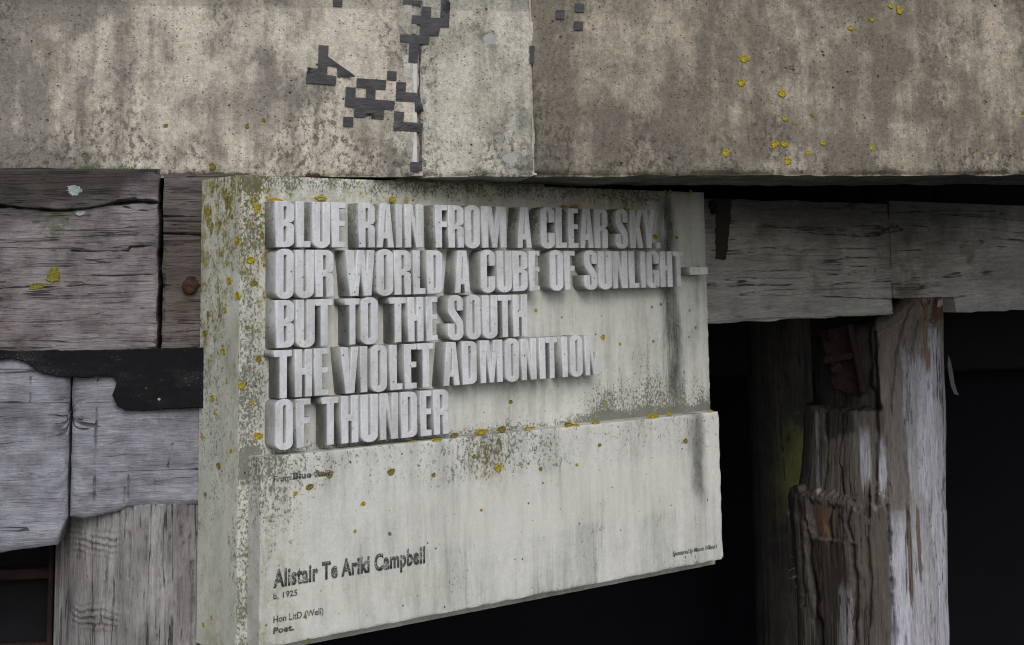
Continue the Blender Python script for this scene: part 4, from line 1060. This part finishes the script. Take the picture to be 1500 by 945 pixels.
# splintered crown of the pile
for k in range(26):
    x = random.uniform(1322, 1386); c = PP.uv(x, 440 + random.uniform(-2, 4))
    h = random.uniform(0.008, 0.026); b = random.uniform(0.003, 0.008); z = -0.02 - random.uniform(0, 0.10)
    v = [(c[0] - b, c[1] - 0.02, z), (c[0] + b, c[1] - 0.02, z), (c[0] + b, c[1] - 0.02, z - 0.01), (c[0] - b, c[1] - 0.02, z - 0.01), (c[0] + random.uniform(-b, b), c[1] + h * 0.5, z - 0.005)]
    link('splinter', mesh('splinter', v, [(0, 1, 4), (1, 2, 4), (2, 3, 4), (3, 0, 4), (3, 2, 1, 0)]), M_FIB if k % 3 else M_PILE, fp)
# rusty bracket on the pile's shoulder
rc = PP.uv(1234, 528)
M_b = PP.M @ Matrix.Translation((rc[0], rc[1], -0.005)) @ Matrix.Rotation(0.16, 4, 'Z') @ Matrix.Rotation(-0.25, 4, 'Y')
rb = root('rusty_bracket', M_b, 'crooked rusty iron bracket with a bolt in the shadow beside the big pile', 'bracket')
prism('plate', [(-0.055, 0.10), (0.055, 0.11), (0.06, -0.10), (0.03, -0.125), (-0.05, -0.085)], -0.012, 0.0, M_RUST, rb, None, 0.003)
box('flange', (0.045, -0.115, 0.0), (0.060, 0.11, 0.035), M_RUST, rb, None, 0.003, 0.002)
box('flange', (-0.055, 0.0, 0.0), (0.058, 0.022, 0.03), M_RUST, rb, None, 0.003, 0.003)
lathe('nut', [(0.024, 0), (0.024, 0.018), (0.016, 0.020), (0.014, 0.04), (0.010, 0.045)], 6, M_RUST, rb, None, (-0.022, -0.022, 0.0), 0.03)
lathe('nut', [(0.022, 0), (0.022, 0.018), (0.014, 0.020), (0.012, 0.035)], 6, M_RUST, rb, None, (-0.01, 0.085, 0.0), 0.03)
# torn strip hanging behind the pile
sc_ = [PP.uv(x, y, -0.3) for x, y in ((1389, 520), (1393, 530), (1396, 545), (1398, 560), (1402, 574), (1405, 579), (1398, 577), (1393, 566), (1390, 550), (1388, 535))]
tag(prism('torn_strip', sc_, -0.302, -0.299, flat('pale_plastic', (0.13, 0.125, 0.14), 0.6), None, PP.M, 0.0), 'pale torn strip hanging from behind the big pile', 'strip')

# ---- piles standing further back
def back_pile(px, wpx, dist, seed, algae, label, lean=0.0):
    d = ray(px, 700); p = d / d[1] * dist
    fr = Frame(p[:2], -math.atan2(d[0], d[1]))
    r = wpx / F * dist / 2
    def z(g, col):
        if algae:
            n = g.noise(10, 4, 0.65, (1, 1, 1), seed) - 0.5
            f = g.band(g.v + n * 0.5, fr.uv(px, 750)[1], fr.uv(px, 640)[1], 0.13) * g.ss(g.u + n * 0.15, -0.08, 0.06)
            col = g.mix(f * 0.8, col, (0.20, 0.21, 0.06))
        return col
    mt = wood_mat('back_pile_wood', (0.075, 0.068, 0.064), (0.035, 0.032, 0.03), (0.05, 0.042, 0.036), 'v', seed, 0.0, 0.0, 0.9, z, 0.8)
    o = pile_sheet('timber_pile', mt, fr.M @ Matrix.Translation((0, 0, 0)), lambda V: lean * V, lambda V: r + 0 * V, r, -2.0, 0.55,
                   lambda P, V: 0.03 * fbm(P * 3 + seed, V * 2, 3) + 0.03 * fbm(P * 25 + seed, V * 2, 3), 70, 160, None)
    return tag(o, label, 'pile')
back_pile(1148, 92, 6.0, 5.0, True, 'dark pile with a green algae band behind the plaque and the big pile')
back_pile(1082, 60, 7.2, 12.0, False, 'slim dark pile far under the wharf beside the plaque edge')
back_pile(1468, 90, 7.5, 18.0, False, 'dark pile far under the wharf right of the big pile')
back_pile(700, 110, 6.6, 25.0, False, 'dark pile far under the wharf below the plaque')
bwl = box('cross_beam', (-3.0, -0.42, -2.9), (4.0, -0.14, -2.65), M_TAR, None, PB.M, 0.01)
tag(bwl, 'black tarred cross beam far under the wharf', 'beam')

# ================================================================ LICHEN
def lichen(M, r, mat, label, group, sx=1.0, sy=1.0, name='lichen'):
    n = 26; v = [(0, 0, 0.0007)]; f = []
    ph0 = random.uniform(0, 6)
    lob = [1 + 0.10 * math.sin(2 * 2 * math.pi * k / n + ph0) + 0.07 * math.sin(3 * 2 * math.pi * k / n + 2 * ph0) + random.uniform(-0.17, 0.17) for k in range(n)]
    for rr, h in ((0.45, 0.0008), (0.82, 0.0015), (1.0, -0.0008)):
        for k in range(n):
            a = 2 * math.pi * k / n; q = r * rr * (lob[k] if rr > 0.5 else 1)
            v.append((q * math.cos(a) * sx, q * math.sin(a) * sy, h * min(1.3, r / 0.007) + random.uniform(-0.0003, 0.0003)))
    for k in range(n): f.append((0, 1 + k, 1 + (k + 1) % n))
    for g_ in range(2):
        for k in range(n):
            a, b = 1 + g_ * n + k, 1 + g_ * n + (k + 1) % n
            f.append((a, a + n, b + n, b))
    o = link(name, mesh(name, v, f, False), mat, None, M)
    if group and sx * sy > 0.7:
        label = ('broad ' if r > 0.0071 else 'tiny ' if r < 0.0049 else 'middling ') + label.replace('small ', '')
    return tag(o, label, 'lichen', group)
PXM = 1 / 700.0
LB = [(1090, 86, 7), (1086, 121, 6), (1146, 137, 6.5), (1150, 174, 4), (1190, 169, 3), (1135, 211, 6), (1149, 211, 5.5), (1063, 224, 6), (1154, 236, 5.5), (1183, 224, 3.5), (1206, 210, 4),
      (1277, 216, 4.5), (1321, 245, 3), (1305, 9, 4.5), (1318, 15, 6), (1246, 41, 4), (1277, 29, 3.6), (1450, 230, 3), (1098, 31, 2.4), (1498, 166, 3)]
for x, y, r in LB:
    c = PB.uv(x, y)
    s_ = (PB.o + PB.t * c[0]) @ FV / F
    lichen(PB.M @ Matrix.Translation((c[0], c[1], 0.0008)), r * s_, M_LI1 if r > 3.4 else M_LI2, 'round yellow lichen rosette on the brown grey length of the beam', 'yellow lichens on the brown grey concrete')
for x, y, r in ((243, 184, 3), (311, 244, 5), (386, 176, 3), (362, 185, 3.5)):
    c = PB.uv(x, y)
    lichen(PB.M @ Matrix.Translation((c[0], c[1], 0.0008)), r * 0.0015, M_LI2, 'small olive lichen on the warm pale length of the beam', 'olive lichens on the warm pale concrete')
for x, y, r, mt, lb in ((80, 404, 11, M_LI2, 'round olive lichen on the silver grey timber'), (56, 419, 9, M_LI2, 'ragged olive lichen patch beside the round one on the silver grey timber'),
                        (110, 280, 8, M_LI3, 'pale blue lichen on the dark top of the silver grey timber'), (118, 313, 6, M_LI3, 'pale blue lichen along the wavy timber crack')):
    c = PB.uv(x, y)
    hz = float(ta_h(np.array([c[0]]), np.array([c[1]]))[0]) + 0.0012
    lichen(PB.M @ Matrix.Translation((c[0], c[1], hz)), r * 0.0015, mt, lb, None, 1.3 if r in (9, 8, 6) else 1.0, 0.6 if r in (9, 6) else 1.0)
EF = [(348.6, 350.6, 5), (346, 356, 4), (336, 411, 5), (333, 384, 3), (348, 433, 5.5), (330, 455, 4), (305, 460, 4), (302, 387, 3), (299.6, 488, 5), (327.6, 514.6, 5), (311, 583, 5), (315, 604, 3),
      (320.6, 682.6, 5), (294, 561, 4), (301, 724, 3.2), (317, 300, 3), (340, 318, 3.5), (306, 528, 3), (338, 660, 3), (296, 640, 3.4), (332, 560, 2.6), (310, 905, 3), (298, 915, 3.4)]
for x, y, r in EF:
    v_, w_ = PL.end(x, y, UL - 0.0006)
    M_ = PL.M @ Matrix(((0, 0, -1, UL - 0.0006), (0, 1, 0, v_), (1, 0, 0, w_), (0, 0, 0, 1)))
    lichen(M_, r * 0.00152, random.choice((M_LI1, M_LI1, M_LI2)), 'yellow lichen spot on the end face of the plaque', 'yellow lichens on the plaque end', 1.25, 1.0)
def on_plaque(lst, wd, label, group, mats):
    for q in lst:
        x, y, r = q[:3]; sx, sy = (q[3], q[4]) if len(q) > 3 else (1, 1)
        c = PL.uv(x, y, wd); s_ = (PL.o + PL.t * c[0] + PL.n * wd) @ FV / F
        lichen(PL.M @ Matrix.Translation((c[0], c[1], wd + 0.0004)), r * s_, random.choice(mats), label, group, 1.2 * sx, sy)
on_plaque([(372, 415, 5), (367, 381, 6), (379, 526, 5), (354, 565, 5), (378, 639, 6), (362, 480, 3.5), (370, 590, 3), (376, 305, 5, .7, 1.6), (360, 300, 3), (384, 345, 4, .6, 1.8)], 0.0, 'yellow lichen spot on the blank strip before the poem',
          'yellow lichens on the strip before the poem', (M_LI1, M_LI2))
on_plaque([(960, 347, 4), (991, 348, 2.5), (883, 494, 4), (748, 589, 3), (785, 455, 2.5), (968, 446, 2), (955, 450, 2), (1010, 455, 2), (888, 590, 2.5), (957, 500, 2), (1019, 480, 1.8), (908, 504, 2.2)], 0.0,
          'small yellow lichen on the open slab right of the poem', 'small lichens on the open slab', (M_LI1, M_LI2))
on_plaque([(573, 691, 5.5), (635, 696, 3.5), (454, 713, 5), (482, 694, 6), (433, 723, 3), (532, 738, 3.5), (730, 686, 5.5), (792, 687, 3), (845, 681, 2.5), (878, 652, 3), (1004, 646, 4), (694, 669, 3), (520, 778, 2.4),
           (571, 782, 2.6), (470, 694, 4), (705, 747, 2.2), (452, 938, 3), (447, 903, 2.6)], WB, 'yellow lichen spot on the lower block of the plaque', 'yellow lichens on the lower block', (M_LI1, M_LI2, M_LI2))
on_plaque([(735, 629, 6, 1.1, .8), (706, 632.5, 7, 1.5, .6), (838, 624.5, 8, 1.4, .5), (872, 619, 5, 1.5, .5), (957, 609.5, 7, 1.5, .5), (981, 606, 4, 1.3, .7), (665, 638, 5, 1.5, .6), (603, 651, 7, 1.3, .7), (640, 645, 6, 1.5, .5),
           (645, 649, 4), (450, 667, 6, 2.2, .35), (418, 671.5, 10, 1.8, .3), (520, 660, 5, 2, .35), (775, 627, 5, 2, .4), (560, 655, 5, 2, .35), (1040, 602, 3, 1.8, .5), (832, 622, 5, 1.2, .7)], WB - 0.003, 'yellow lichen crust along the ledge over the lower block',
          'lichen crusts along the ledge', (M_LI1, M_LI1, M_LI2))
on_plaque([(402, 292.8, 10, 1.2, .22), (470, 291, 7, 1.3, .5), (575, 292, 5, 1.0, .9), (597, 291, 3, 1, 1), (827, 302, 4, 1.3, .5), (842, 302.5, 4, 1.2, .6), (919, 307, 4, 1.5, .4), (1012, 281, 3), (974, 280.5, 2.6), (982, 281, 3)], 0.012,
          'orange yellow lichen crust along the tops of the first row of letters', 'lichen crusts over the first row', (M_LI4, M_LI1))
